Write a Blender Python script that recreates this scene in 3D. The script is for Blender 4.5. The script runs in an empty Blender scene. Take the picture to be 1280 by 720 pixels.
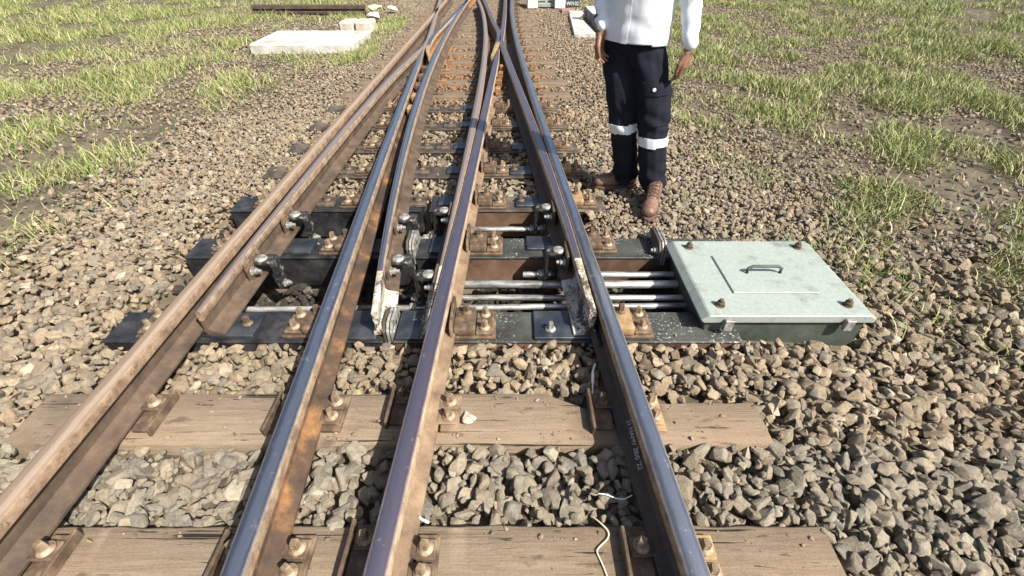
import bpy, bmesh, math, random
import numpy as np
from mathutils import Vector, Matrix, noise as mnoise
random.seed(7); RNG = np.random.default_rng(7)
scene = bpy.context.scene
COL = scene.collection
rad = math.radians

# ------------------------------------------------------------------ camera (metres, z = 0 on top of the sleepers)
FOC, TILT, CZ = 565.0, rad(39.1), 1.44
cam_d = bpy.data.cameras.new('camera'); cam = bpy.data.objects.new('camera', cam_d); COL.objects.link(cam)
cam.location = (0, 0, CZ); cam.rotation_euler = (rad(90) - TILT, 0, 0)
cam_d.sensor_fit = 'HORIZONTAL'; cam_d.sensor_width = 36; cam_d.lens = 36 * FOC / 1280
cam_d.clip_start = 0.02; cam_d.clip_end = 2000
scene.camera = cam

def at(x, y, z=0.0):
    """survey helper: the ground position (height z) seen at a photo pixel"""
    d = ((x - 640), FOC * math.cos(TILT) + (360 - y) * math.sin(TILT), -FOC * math.sin(TILT) + (360 - y) * math.cos(TILT))
    k = (z - CZ) / d[2]
    return d[0] * k, d[1] * k

# ------------------------------------------------------------------ light
SH = Vector((-0.72, 0.60, -1.0)).normalized()
elev = math.asin(-SH.z); az = math.atan2(-SH.x, -SH.y)
w = bpy.data.worlds.new('World'); scene.world = w; w.use_nodes = True
nt = w.node_tree; bg = nt.nodes['Background']
sky = nt.nodes.new('ShaderNodeTexSky'); sky.sky_type = 'NISHITA'; sky.sun_disc = False
sky.sun_elevation = elev; sky.sun_rotation = az; sky.air_density = 1.0; sky.dust_density = 3.0
nt.links.new(sky.outputs[0], bg.inputs[0]); bg.inputs[1].default_value = 0.08
sl = bpy.data.lights.new('sun', 'SUN'); so = bpy.data.objects.new('sun', sl); COL.objects.link(so)
sl.energy = 5.0; sl.angle = rad(0.53); sl.color = (1.0, 0.94, 0.84)
so.rotation_euler = SH.to_track_quat('-Z', 'Y').to_euler(); so.location = (3, -2, 6)
scene.view_settings.view_transform = 'Standard'; scene.view_settings.look = 'None'
scene.view_settings.exposure = 0.82; scene.view_settings.gamma = 1.0; scene.view_settings.use_curve_mapping = False
scene.render.engine = 'CYCLES'
scene.cycles.max_bounces = 6

# ------------------------------------------------------------------ materials
class NT:
    def __init__(s, name):
        s.m = bpy.data.materials.new(name); s.m.use_nodes = True
        s.t = s.m.node_tree; s.b = s.t.nodes['Principled BSDF']
        s.tc = s.n('TexCoord')
    def n(s, kind, **kw):
        o = s.t.nodes.new('ShaderNode' + kind)
        for k, v in kw.items(): setattr(o, k, v)
        return o
    def l(s, a, b): s.t.links.new(a, b)
    def noise(s, scale, detail=6, rough=0.6, vec=None, dist=0.0):
        o = s.n('TexNoise'); o.inputs['Scale'].default_value = scale; o.inputs['Detail'].default_value = detail
        o.inputs['Roughness'].default_value = rough; o.inputs['Distortion'].default_value = dist
        s.l(vec if vec is not None else s.tc.outputs['Object'], o.inputs['Vector']); return o.outputs['Fac']
    def ramp(s, fac, stops, interp='LINEAR'):
        r = s.n('ValToRGB'); e = r.color_ramp.elements; r.color_ramp.interpolation = interp
        while len(e) < len(stops): e.new(0.5)
        for i, (p, c) in enumerate(stops):
            e[i].position = p; e[i].color = (c, c, c, 1) if isinstance(c, (int, float)) else (*c, 1)
        s.l(fac, r.inputs[0]); return r.outputs[0]
    def mix(s, fac, a, b, mode='MIX'):
        o = s.n('Mix', data_type='RGBA', blend_type=mode)
        for ix, v in ((0, fac), (6, a), (7, b)):
            sock = o.inputs[ix]
            if isinstance(v, bpy.types.NodeSocket): s.l(v, sock)
            elif isinstance(v, (int, float)): sock.default_value = v if ix == 0 else (v, v, v, 1)
            else: sock.default_value = (*v, 1)
        return o.outputs[2]
    def math(s, op, a, b=0.0, c=None):
        o = s.n('Math', operation=op)
        for i, v in enumerate((a, b) if c is None else (a, b, c)):
            if isinstance(v, bpy.types.NodeSocket): s.l(v, o.inputs[i])
            else: o.inputs[i].default_value = v
        return o.outputs[0]
    def mapped(s, scale=(1, 1, 1), rot=(0, 0, 0)):
        o = s.n('Mapping'); o.inputs['Scale'].default_value = scale; o.inputs['Rotation'].default_value = rot
        s.l(s.tc.outputs['Object'], o.inputs[0]); return o.outputs[0]
    def bump(s, h, strength=0.3, dist=0.01):
        o = s.n('Bump'); o.inputs['Strength'].default_value = strength; o.inputs['Distance'].default_value = dist
        s.l(h, o.inputs['Height']); s.l(o.outputs[0], s.b.inputs['Normal'])
    def set(s, **kw):
        for k, v in kw.items():
            sock = s.b.inputs[k.replace('_', ' ').title() if k not in ('IOR',) else k]
            if isinstance(v, bpy.types.NodeSocket): s.l(v, sock)
            elif isinstance(v, tuple): sock.default_value = (*v, 1)
            else: sock.default_value = v
        return s

def grimy(name, c1, c2, c3=None, scale=14, rough=(0.6, 0.9), metal=0.0, bump=0.25, bscale=90, mid=0.52, contrast=0.16, stretch=None):
    k = NT(name); f = k.noise(scale, 9, 0.65, k.mapped(stretch) if stretch else None)
    stops = [(mid - contrast, c1), (mid + contrast, c2)]
    if c3: stops = [(mid - contrast, c1), (mid, c2), (mid + contrast, c3)]
    col = k.ramp(f, stops)
    fine = k.noise(bscale, 5, 0.7)
    col = k.mix(0.35, col, k.ramp(fine, [(0.3, 0.35), (0.7, 1.0)]), 'MULTIPLY')
    k.set(base_color=col, metallic=metal, roughness=k.ramp(f, [(0.3, rough[0]), (0.7, rough[1])]))
    k.bump(fine, bump, 0.004); return k.m

def head_material(name, patina, band, side1, side2, rough_p, rough_b, centre=0.1, width=0.5, chips=0.5, metal=0.95):
    k = NT(name)
    g = k.n('NewGeometry'); sx = k.n('SeparateXYZ'); k.l(g.outputs['True Normal'], sx.inputs[0])
    at_ = k.n('Attribute', attribute_name='lat'); lat = at_.outputs['Fac']
    streak = k.noise(7, 8, 0.65, k.mapped((14, 0.5, 1))); spots = k.noise(30, 9, 0.72); broad = k.noise(3.2, 5, 0.6)
    topm = k.math('MULTIPLY', k.ramp(sx.outputs['Z'], [(0.78, 0.0), (0.93, 1.0)]), k.ramp(spots, [(0.30, chips), (0.40, 1.0)]))
    d = k.math('ABSOLUTE', k.math('ADD', k.math('SUBTRACT', lat, centre), k.math('MULTIPLY', k.math('SUBTRACT', broad, 0.5), 0.9)))
    bandm = k.ramp(k.math('ADD', d, k.math('MULTIPLY', k.math('SUBTRACT', streak, 0.5), 0.5)), [(width * 0.55, 1.0), (width * 1.15, 0.0)])
    edge = k.ramp(k.math('ADD', k.math('ABSOLUTE', lat), k.math('MULTIPLY', k.math('SUBTRACT', spots, 0.5), 0.25)), [(0.72, 0.0), (0.9, 1.0)])
    top = k.mix(bandm, patina, band)
    top = k.mix(0.45, top, k.ramp(streak, [(0.3, 0.62), (0.65, 1.1)]), 'MULTIPLY')
    side = k.mix(k.ramp(k.noise(18, 9, 0.72), [(0.38, 0.0), (0.60, 1.0)]), side1, side2)
    side = k.mix(k.ramp(k.noise(55, 5, 0.7), [(0.60, 0.0), (0.66, 0.75)]), side, (0.055, 0.032, 0.022))
    topm = k.math('MULTIPLY', topm, k.math('SUBTRACT', 1.0, k.math('MULTIPLY', edge, 0.55)))
    k.set(base_color=k.mix(topm, side, top), metallic=k.math('MULTIPLY', topm, metal),
          roughness=k.mix(topm, 0.85, k.mix(bandm, k.ramp(streak, [(0.3, rough_p + 0.1), (0.7, rough_p)]), k.ramp(streak, [(0.3, rough_b + 0.1), (0.7, rough_b)]))))
    k.bump(k.math('ADD', k.noise(130, 4, 0.7), k.math('MULTIPLY', streak, 0.35)), 0.14, 0.003); return k.m

def wood_material(name, c1, c2, c3, dust):
    k = NT(name)
    v = k.mapped((2.2, 42, 42)); f = k.noise(1.6, 10, 0.7, v, 0.35)
    big = k.noise(2.6, 6, 0.65)
    col = k.ramp(f, [(0.28, c1), (0.5, c2), (0.72, c3)])
    col = k.mix(k.ramp(big, [(0.36, 0.05), (0.64, 0.8)]), col, dust)
    fine = k.noise(140, 4, 0.7)
    col = k.mix(0.5, col, k.ramp(fine, [(0.3, 0.55), (0.65, 1.12)]), 'MULTIPLY')
    zone = k.ramp(k.noise(5.5, 3, 0.5), [(0.46, 0.0), (0.56, 1.0)])
    crack = k.noise(1.0, 4, 0.6, k.mapped((7, 85, 85)), 0.5)
    cm = k.math('MULTIPLY', k.ramp(crack, [(0.33, 1.0), (0.38, 0.0)]), zone)
    long_ = k.noise(1.0, 3, 0.5, k.mapped((1.2, 55, 55)), 0.25)
    cm = k.math('MAXIMUM', cm, k.ramp(long_, [(0.31, 1.0), (0.345, 0.0)]))
    grease = k.noise(2.1, 6, 0.6)
    col = k.mix(k.ramp(grease, [(0.56, 0.0), (0.70, 0.55)]), col, (0.075, 0.052, 0.034))
    spl = k.noise(7, 4, 0.55, k.mapped((1, 2.6, 1)))
    col = k.mix(k.ramp(spl, [(0.64, 0.0), (0.70, 0.6)]), col, (0.06, 0.042, 0.028))
    col = k.mix(cm, col, (0.022, 0.015, 0.010))
    k.set(base_color=col, roughness=0.9)
    k.bump(k.math('SUBTRACT', k.math('ADD', f, k.math('MULTIPLY', fine, 0.3)), k.math('MULTIPLY', cm, 1.2)), 0.7, 0.006); return k.m

def painted_flaky(name):
    k = NT(name)
    f = k.noise(16, 8, 0.65, k.mapped((1, 0.35, 1))); g2 = k.noise(70, 6, 0.8)
    m_ = k.ramp(k.math('ADD', k.math('MULTIPLY', f, 0.6), k.math('MULTIPLY', g2, 0.4)), [(0.46, 0.0), (0.50, 1.0)])
    dirt = k.ramp(k.noise(8, 6, 0.6), [(0.35, (0.30, 0.25, 0.17)), (0.62, (0.60, 0.58, 0.53))])
    k.set(base_color=k.mix(m_, (0.07, 0.05, 0.035), dirt), roughness=0.75)
    k.bump(m_, 0.3, 0.003); return k.m

def fleck_steel(name):
    k = NT(name)
    base = k.ramp(k.noise(7, 8, 0.65), [(0.35, (0.034, 0.034, 0.031)), (0.65, (0.088, 0.094, 0.085))])
    a = k.noise(75, 5, 0.7); zone = k.noise(6, 3, 0.5)
    m_ = k.math('MULTIPLY', k.ramp(a, [(0.57, 0.0), (0.62, 0.85)]), k.ramp(zone, [(0.42, 0.05), (0.58, 1.0)]))
    k.set(base_color=k.mix(m_, base, (0.62, 0.64, 0.62)), roughness=0.62, metallic=0.25)
    k.bump(k.noise(110, 4, 0.7), 0.2, 0.003); return k.m

def stone_material():
    k = NT('ballast_stone')
    oi = k.n('ObjectInfo')
    col = k.ramp(oi.outputs['Random'], [(0.0, (0.19, 0.15, 0.105)), (0.18, (0.40, 0.315, 0.21)), (0.40, (0.31, 0.255, 0.18)),
                                        (0.58, (0.49, 0.395, 0.265)), (0.76, (0.22, 0.195, 0.16)), (0.90, (0.37, 0.285, 0.19)), (1.0, (0.60, 0.52, 0.39))])
    f = k.noise(1.6, 8, 0.7)
    col = k.mix(0.75, col, k.ramp(f, [(0.28, 0.40), (0.5, 0.95), (0.72, 1.25)]), 'MULTIPLY')
    def att(n_):
        a = k.n('Attribute', attribute_type='INSTANCER', attribute_name=n_); return a.outputs['Fac']
    col = k.mix(k.math('MULTIPLY', att('rust'), 0.85), col, k.ramp(f, [(0.3, (0.25, 0.11, 0.04)), (0.7, (0.55, 0.29, 0.125))]))
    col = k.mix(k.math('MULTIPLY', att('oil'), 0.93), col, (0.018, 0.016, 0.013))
    col = k.mix(k.math('MULTIPLY', att('grey'), 0.8), col, k.ramp(f, [(0.3, (0.155, 0.145, 0.118)), (0.7, (0.38, 0.36, 0.30))]))
    k.set(base_color=col, roughness=0.85)
    k.bump(k.noise(4.5, 7, 0.75), 0.55, 0.25); return k.m

def plain(name, c, rough=0.6, metal=0.0):
    k = NT(name); k.set(base_color=c, roughness=rough, metallic=metal); return k.m

MAT = {}
MAT['head_blue'] = head_material('polished_rail_head', (0.215, 0.225, 0.26), (0.50, 0.515, 0.55), (0.17, 0.11, 0.075), (0.36, 0.27, 0.18), 0.34, 0.24, 0.15, 0.55, 0.6, 0.93)
MAT['head_purple'] = head_material('worn_rail_head', (0.21, 0.175, 0.215), (0.315, 0.28, 0.335), (0.27, 0.19, 0.12), (0.46, 0.36, 0.24), 0.42, 0.34, -0.1, 0.65, 0.5, 0.9)
MAT['head_pink'] = head_material('dull_rail_head', (0.27, 0.205, 0.18), (0.45, 0.38, 0.355), (0.15, 0.10, 0.065), (0.33, 0.24, 0.165), 0.55, 0.45, 0.2, 0.55, 0.3, 0.7)
MAT['head_rust'] = head_material('rusty_rail_head', (0.235, 0.17, 0.12), (0.34, 0.265, 0.20), (0.15, 0.095, 0.06), (0.30, 0.21, 0.14), 0.8, 0.7, 0.3, 0.4, 0.1, 0.1)
MAT['body_dusty'] = grimy('dusty_rail_side', (0.12, 0.08, 0.05), (0.23, 0.155, 0.098), (0.36, 0.265, 0.175), 10, contrast=0.2)
MAT['body_brown'] = grimy('brown_rail_side', (0.055, 0.04, 0.031), (0.105, 0.072, 0.05), (0.17, 0.115, 0.075), 10, contrast=0.2)
MAT['body_orange'] = grimy('orange_rust', (0.13, 0.06, 0.025), (0.29, 0.145, 0.06), (0.40, 0.23, 0.105), 12, contrast=0.18)
MAT['body_patchy'] = grimy('patchy_rust_rail_side', (0.05, 0.034, 0.026), (0.10, 0.06, 0.036), (0.33, 0.165, 0.065), 5, mid=0.53, contrast=0.13)
MAT['dark_steel'] = grimy('oily_dark_steel', (0.025, 0.025, 0.027), (0.055, 0.055, 0.06), (0.10, 0.095, 0.09), 9, (0.35, 0.65), 0.45, 0.2)  # also carries the shade painted on sleeper pieces left of the middle rail
MAT['brown_steel'] = grimy('brown_painted_steel', (0.05, 0.041, 0.034), (0.105, 0.085, 0.067), (0.20, 0.165, 0.125), 8, (0.5, 0.8), 0.2, 0.2)
MAT['slide'] = grimy('oiled_slide_steel', (0.06, 0.068, 0.085), (0.11, 0.125, 0.15), (0.20, 0.215, 0.235), 7, (0.28, 0.5), 0.75, 0.12)
MAT['rust_brown'] = grimy('rust_brown_steel', (0.075, 0.043, 0.029), (0.15, 0.088, 0.057), (0.225, 0.14, 0.092), 5, (0.6, 0.8), 0.0, 0.25)
MAT['chair_brown'] = grimy('dusty_brown_iron', (0.055, 0.037, 0.025), (0.125, 0.083, 0.052), (0.26, 0.185, 0.115), 18)
MAT['chair_tan'] = grimy('tan_dusty_iron', (0.20, 0.125, 0.06), (0.35, 0.235, 0.12), (0.44, 0.31, 0.17), 14)
MAT['bolt_pale'] = grimy('dusty_pale_bolt', (0.15, 0.10, 0.062), (0.33, 0.255, 0.17), (0.50, 0.42, 0.31), 30, (0.5, 0.75), 0.15, 0.2)
MAT['galv'] = grimy('galvanised_bolt', (0.16, 0.155, 0.14), (0.36, 0.355, 0.33), (0.58, 0.57, 0.54), 34, (0.45, 0.65), 0.35, 0.15)
MAT['rod'] = grimy('bright_rod_steel', (0.05, 0.048, 0.042), (0.40, 0.395, 0.37), (0.70, 0.70, 0.67), 7, (0.30, 0.5), 0.6, 0.2, 60, 0.46, 0.13, (0.45, 2.2, 2.2))
MAT['rod_dark'] = grimy('greasy_rod_steel', (0.03, 0.03, 0.03), (0.08, 0.08, 0.08), (0.2, 0.2, 0.19), 14, (0.3, 0.5), 0.6)
MAT['bracket'] = grimy('greasy_bracket_steel', (0.016, 0.016, 0.016), (0.05, 0.049, 0.046), (0.36, 0.35, 0.32), 26, (0.45, 0.7), 0.25, 0.35, 70, 0.58, 0.13)
MAT['wood'] = wood_material('weathered_sleeper_wood', (0.125, 0.094, 0.064), (0.235, 0.185, 0.13), (0.335, 0.272, 0.20), (0.245, 0.175, 0.112))
MAT['wood_far'] = wood_material('brown_sleeper_wood', (0.09, 0.066, 0.045), (0.155, 0.115, 0.078), (0.22, 0.165, 0.115), (0.20, 0.145, 0.095))
MAT['paint'] = painted_flaky('flaking_white_paint')
MAT['fleck'] = fleck_steel('paint_flecked_steel')
MAT['stone'] = stone_material()
MAT['bed'] = grimy('ballast_dirt', (0.06, 0.047, 0.033), (0.13, 0.105, 0.07), (0.16, 0.13, 0.09), 6, (0.9, 1.0), 0.0, 0.5)
MAT['soil'] = grimy('dry_soil', (0.10, 0.12, 0.045), (0.18, 0.19, 0.08), (0.30, 0.26, 0.15), 3, (0.9, 1.0), 0.0, 0.6)
MAT['concrete'] = grimy('pale_concrete', (0.36, 0.34, 0.29), (0.60, 0.58, 0.52), (0.72, 0.70, 0.64), 5, (0.8, 0.95), 0.0, 0.25, 60)
MAT['concrete_grey'] = grimy('grey_concrete', (0.13, 0.13, 0.12), (0.27, 0.265, 0.25), (0.38, 0.37, 0.35), 6, (0.8, 0.95), 0.0, 0.25, 60)
MAT['white_paint'] = grimy('white_paint', (0.66, 0.67, 0.67), (0.78, 0.79, 0.80), None, 8, (0.4, 0.6), 0.0, 0.1)
MAT['plate_dark'] = plain('dark_sign_plate', (0.045, 0.055, 0.06), 0.5)
MAT['letter'] = plain('white_lettering', (0.8, 0.8, 0.8), 0.6)
MAT['chalk'] = plain('white_chalk', (0.52, 0.50, 0.46), 0.95)
MAT['lid'] = grimy('pale_green_lid', (0.13, 0.11, 0.075), (0.27, 0.31, 0.275), (0.36, 0.41, 0.375), 7, (0.45, 0.7), 0.1, 0.15, 60, 0.36, 0.10)
MAT['machine'] = grimy('dark_green_machine_paint', (0.05, 0.065, 0.052), (0.10, 0.125, 0.10), None, 6, (0.45, 0.7), 0.1, 0.15)
MAT['brick'] = grimy('pinkish_block', (0.26, 0.15, 0.115), (0.38, 0.24, 0.19), None, 8)
MAT['rock'] = grimy('pale_rock', (0.42, 0.36, 0.28), (0.58, 0.52, 0.43), (0.70, 0.65, 0.57), 7, (0.8, 0.95), 0.0, 0.5, 40)
MAT['white_stone'] = grimy('chipped_white_stone', (0.30, 0.23, 0.155), (0.50, 0.42, 0.33), (0.66, 0.61, 0.54), 30, (0.8, 0.95), 0.0, 0.4, 60)
MAT['straw'] = plain('pale_dry_stalk', (0.62, 0.54, 0.40), 0.8)
MAT['twig'] = plain('bleached_twig', (0.74, 0.71, 0.65), 0.8)

# ------------------------------------------------------------------ building helpers
WLOC = {}
def props(o, label=None, cat=None, group=None, kind=None):
    for k, v in (('label', label), ('category', cat), ('group', group), ('kind', kind)):
        if v: o[k] = v
    return o
def thing(name, label, cat, loc=(0, 0, 0), group=None):
    o = bpy.data.objects.new(name, None); o.empty_display_size = 0.1; COL.objects.link(o)
    o.location = loc; WLOC[o] = Vector(loc); return props(o, label, cat, group)

class MB:
    def __init__(s): s.bm = bmesh.new()
    def box(s, x0, x1, y0, y1, z0, z1, m=None):
        r = bmesh.ops.create_cube(s.bm, size=1.0)['verts']
        M = Matrix.Translation(((x0 + x1) / 2, (y0 + y1) / 2, (z0 + z1) / 2)) @ Matrix.Diagonal((abs(x1 - x0), abs(y1 - y0), abs(z1 - z0), 1))
        bmesh.ops.transform(s.bm, matrix=(m @ M) if m else M, verts=r); return s
    def cyl(s, p0, p1, r0, r1=None, seg=14):
        p0, p1 = Vector(p0), Vector(p1); d = p1 - p0
        v = bmesh.ops.create_cone(s.bm, cap_ends=True, segments=seg, radius1=r0, radius2=r0 if r1 is None else r1, depth=d.length)['verts']
        bmesh.ops.transform(s.bm, matrix=Matrix.Translation((p0 + p1) / 2) @ d.to_track_quat('Z', 'Y').to_matrix().to_4x4(), verts=v); return s
    def prism(s, pts, axis, a0, a1):
        """extrude a 2-D outline along axis 0 (x), 1 (y) or 2 (z)"""
        def P(u, v, a): return {0: (a, u, v), 1: (u, a, v), 2: (u, v, a)}[axis]
        A = [s.bm.verts.new(P(u, v, a0)) for u, v in pts]; B = [s.bm.verts.new(P(u, v, a1)) for u, v in pts]
        n = len(pts); s.bm.faces.new(A); s.bm.faces.new(B[::-1])
        for i in range(n): s.bm.faces.new((A[i], B[i], B[(i + 1) % n], A[(i + 1) % n]))
        return s
    def sections(s, secs, cap=True):
        """loft a list of equal-length closed sections (3-D points)"""
        R = [[s.bm.verts.new(p) for p in sec] for sec in secs]; n = len(R[0])
        for a, b in zip(R[:-1], R[1:]):
            for i in range(n): s.bm.faces.new((a[i], a[(i + 1) % n], b[(i + 1) % n], b[i]))
        if cap: s.bm.faces.new(R[0][::-1]); s.bm.faces.new(R[-1])
        return s
    def tube(s, pts, r, seg=8):
        pts = [Vector(p) for p in pts]; secs = []
        for i, p in enumerate(pts):
            t = (pts[min(i + 1, len(pts) - 1)] - pts[max(i - 1, 0)]).normalized()
            a = t.cross(Vector((0, 0, 1)));  a = a.normalized() if a.length > 1e-4 else Vector((1, 0, 0)); b = t.cross(a)
            rr = r[i] if isinstance(r, (list, tuple)) else r
            secs.append([p + (a * math.cos(q) + b * math.sin(q)) * rr for q in [2 * math.pi * j / seg for j in range(seg)]])
        return s.sections(secs)
    def mesh(s, name, mat, bevel=0.0, smooth=None, bseg=1, jig=0.0, shift=None):
        bm = s.bm; bmesh.ops.recalc_face_normals(bm, faces=bm.faces)
        if bevel:
            ed = [e for e in bm.edges if len(e.link_faces) == 2 and e.calc_face_angle(0) > rad(40)]
            bmesh.ops.bevel(bm, geom=ed, offset=bevel, offset_type='OFFSET', segments=bseg, affect='EDGES', clamp_overlap=True, profile=0.5)
        if jig:
            for v in bm.verts:
                v.co += mnoise.noise_vector(v.co * 22) * jig
        if shift is not None: bmesh.ops.translate(bm, verts=bm.verts, vec=-Vector(shift))
        me = bpy.data.meshes.new(name); bm.to_mesh(me); bm.free(); me.materials.append(mat)
        if smooth is not None:
            me.shade_smooth(); me.set_sharp_from_angle(angle=rad(smooth))
        return me
    def build(s, name, mat, parent=None, loc=None, **kw):
        """geometry is given in world metres; the object's origin goes to loc (or the parent's own origin)"""
        base = WLOC[parent] if parent is not None else Vector((0, 0, 0))
        org = Vector(loc) if loc is not None else base
        o = bpy.data.objects.new(name, s.mesh(name, mat, shift=org, **kw)); COL.objects.link(o)
        WLOC[o] = org; o.location = org - base
        if parent is not None: o.parent = parent
        return o
def place(name, me, parent, loc, rz=0.0):
    base = WLOC[parent] if parent is not None else Vector((0, 0, 0))
    o = bpy.data.objects.new(name, me); COL.objects.link(o); o.location = Vector(loc) - base; o.rotation_euler = (0, 0, rz)
    if parent is not None: o.parent = parent
    WLOC[o] = Vector(loc); return o

def screw_mesh(mat, sq=0.017, h=0.03, seg=4):
    k = MB(); k.cyl((0, 0, 0), (0, 0, 0.006), 0.024, seg=20); k.cyl((0, 0, 0.006), (0, 0, 0.014), 0.0225, 0.014, seg=20)
    k.cyl((0, 0, 0.013), (0, 0, 0.013 + h), sq * 0.98, sq * 0.86, seg=seg)
    return k.mesh('screw', mat, bevel=0.0018, smooth=35)
def hex_mesh(mat):
    k = MB(); k.cyl((0, 0, 0), (0, 0, 0.005), 0.022, seg=20); k.cyl((0, 0, 0.005), (0, 0, 0.021), 0.018, seg=6); k.cyl((0, 0, 0.021), (0, 0, 0.034), 0.010, seg=12)
    return k.mesh('hex_bolt', mat, bevel=0.0012, smooth=35)
def rnd_mesh(mat):
    k = MB(); k.cyl((0, 0, 0), (0, 0, 0.005), 0.030, 0.031, seg=24); k.cyl((0, 0, 0.005), (0, 0, 0.011), 0.031, 0.026, seg=24)
    return k.mesh('round_pin', mat, bevel=0.002, smooth=40)
SCREW = {m: screw_mesh(MAT[m]) for m in ('bolt_pale', 'chair_brown', 'galv')}
HEX = {m: hex_mesh(MAT[m]) for m in ('galv', 'chair_brown')}
PIN = rnd_mesh(MAT['galv'])

# ------------------------------------------------------------------ rails (surveyed head centres, x over y)
ZT = 0.17
def fit(pts, deg, y0, y1, step=0.12, lin=True):
    a = np.array(pts); c = np.polyfit(a[:, 1], a[:, 0], deg); lo, hi = a[:, 1].min(), a[:, 1].max()
    d = np.polyder(c)
    def f(y):
        if y < lo: return float(np.polyval(c, lo) + (y - lo) * np.polyval(d, lo))
        if y > hi: return float(np.polyval(c, hi) + (y - hi) * np.polyval(d, hi))
        return float(np.polyval(c, y))
    n = max(2, int((y1 - y0) / step)); return [(f(y), y) for y in np.linspace(y0, y1, n + 1)], f
G_p, Gx = fit([(-1.372, 12.2), (-1.388, 8.41), (-1.395, 7.4), (-1.401, 6.36), (-1.405, 5.55), (-1.42, 4.72), (-1.427, 4.19), (-1.43, 2.5), (-1.43, 0.5)], 3, -1.6, 12.0)
A_p, Ax = fit([(-1.125, 6.315), (-1.101, 5.848), (-1.05, 5.011), (-1.014, 4.518), (-0.97, 4.013), (-0.96, 3.888), (-0.937, 3.428), (-0.915, 3.117), (-0.894, 2.797), (-0.876, 2.678), (-0.86, 2.41), (-0.84, 2.169), (-0.822, 1.975)], 2, -1.6, 6.35)
L1_p, L1x = fit([(-0.929, 10.63), (-0.951, 8.721), (-0.955, 7.29), (-0.945, 6.36), (-0.925, 5.473), (-0.893, 4.719), (-0.853, 4.144), (-0.824, 3.808), (-0.802, 3.428), (-0.768, 3.088), (-0.735, 2.736), (-0.692, 2.304), (-0.663, 2.053), (-0.634, 1.873), (-0.626, 1.725), (-0.607, 1.551), (-0.597, 1.41)], 3, 1.42, 11.0)
L2_p, L2x = fit([(-0.649, 10.63), (-0.54, 9.59), (-0.438, 8.337), (-0.377, 7.29), (-0.34, 6.361), (-0.328, 5.731), (-0.322, 5.233), (-0.315, 4.584), (-0.31, 4.013), (-0.313, 3.411), (-0.318, 3.046), (-0.321, 2.736), (-0.325, 2.351), (-0.33, 1.968), (-0.337, 1.712), (-0.344, 1.47), (-0.346, 1.364)], 4, 1.40, 11.0)
S_p, Sx = fit([(-0.173, 6.361), (-0.184, 5.731), (-0.19, 5.545), (-0.214, 4.747), (-0.23, 4.045), (-0.238, 3.868), (-0.247, 3.428), (-0.257, 3.074), (-0.266, 2.736), (-0.27, 2.621), (-0.279, 2.313), (-0.288, 2.037), (-0.29, 1.938), (-0.298, 1.681), (-0.306, 1.478), (-0.31, 1.313), (-0.314, 1.155), (-0.321, 0.99), (-0.329, 0.775), (-0.338, 0.595), (-0.344, 0.446)], 3, -1.6, 6.40)
R_p, Rx = fit([(-0.008, 10.745), (0.01, 8.801), (0.051, 7.29), (0.091, 6.361), (0.125, 5.693), (0.153, 5.233), (0.196, 4.61), (0.229, 4.045), (0.263, 3.428), (0.289, 3.074), (0.311, 2.736), (0.318, 2.566), (0.34, 2.294), (0.36, 2.057), (0.371, 1.901), (0.388, 1.7), (0.402, 1.497), (0.414, 1.322), (0.426, 1.165), (0.428, 1.032), (0.438, 0.835), (0.449, 0.674), (0.453, 0.6)], 3, -1.6, 26.0)
R1_lo, R1x = fit([(-0.145, 6.902), (-0.10, 6.361), (-0.04, 5.731), (0.0, 5.368), (0.068, 4.692), (0.136, 4.013), (0.153, 3.808), (0.196, 3.346), (0.231, 2.964), (0.25, 2.736), (0.258, 2.621), (0.277, 2.38), (0.298, 2.144), (0.312, 1.983), (0.318, 1.901), (0.326, 1.797), (0.331, 1.731), (0.344, 1.47), (0.346, 1.394)], 3, 1.42, 6.85)
R1_p = R1_lo + [(-0.150, 7.02), (-0.143, 7.4), (-0.134, 8.2), (-0.130, 9.2), (-0.134, 10.2), (-0.142, 11.5), (-0.20, 18), (-0.27, 26)]
W_lo, Wx = fit([(-1.153, 6.597), (-1.182, 6.138), (-1.217, 5.731), (-1.262, 5.168), (-1.291, 4.692), (-1.306, 4.331), (-1.31, 3.788), (-1.315, 3.2), (-1.32, 2.6), (-1.33, 2.0), (-1.338, 1.42)], 3, 1.42, 6.55)
W_p = W_lo + [(-1.156, 6.72), (-1.160, 7.0), (-1.19, 7.4), (-1.255, 8.2), (-1.345, 9.25), (-1.46, 10.6), (-2.0, 17), (-2.75, 26)]
V1_p = [(-0.990, 5.96), (-1.055, 6.25), (-1.098, 6.55), (-1.120, 6.95), (-1.121, 7.4), (-1.085, 8.05), (-1.02, 9.14), (-0.94, 10.7), (-0.60, 17), (-0.15, 26)]
X_p = [(-0.243, 6.02), (-0.222, 6.35), (-0.195, 6.75), (-0.180, 7.1), (-0.190, 7.5), (-0.215, 7.75), (-0.302, 8.41), (-0.423, 9.59), (-0.556, 10.86), (-1.2, 17), (-2.1, 26)]

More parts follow.
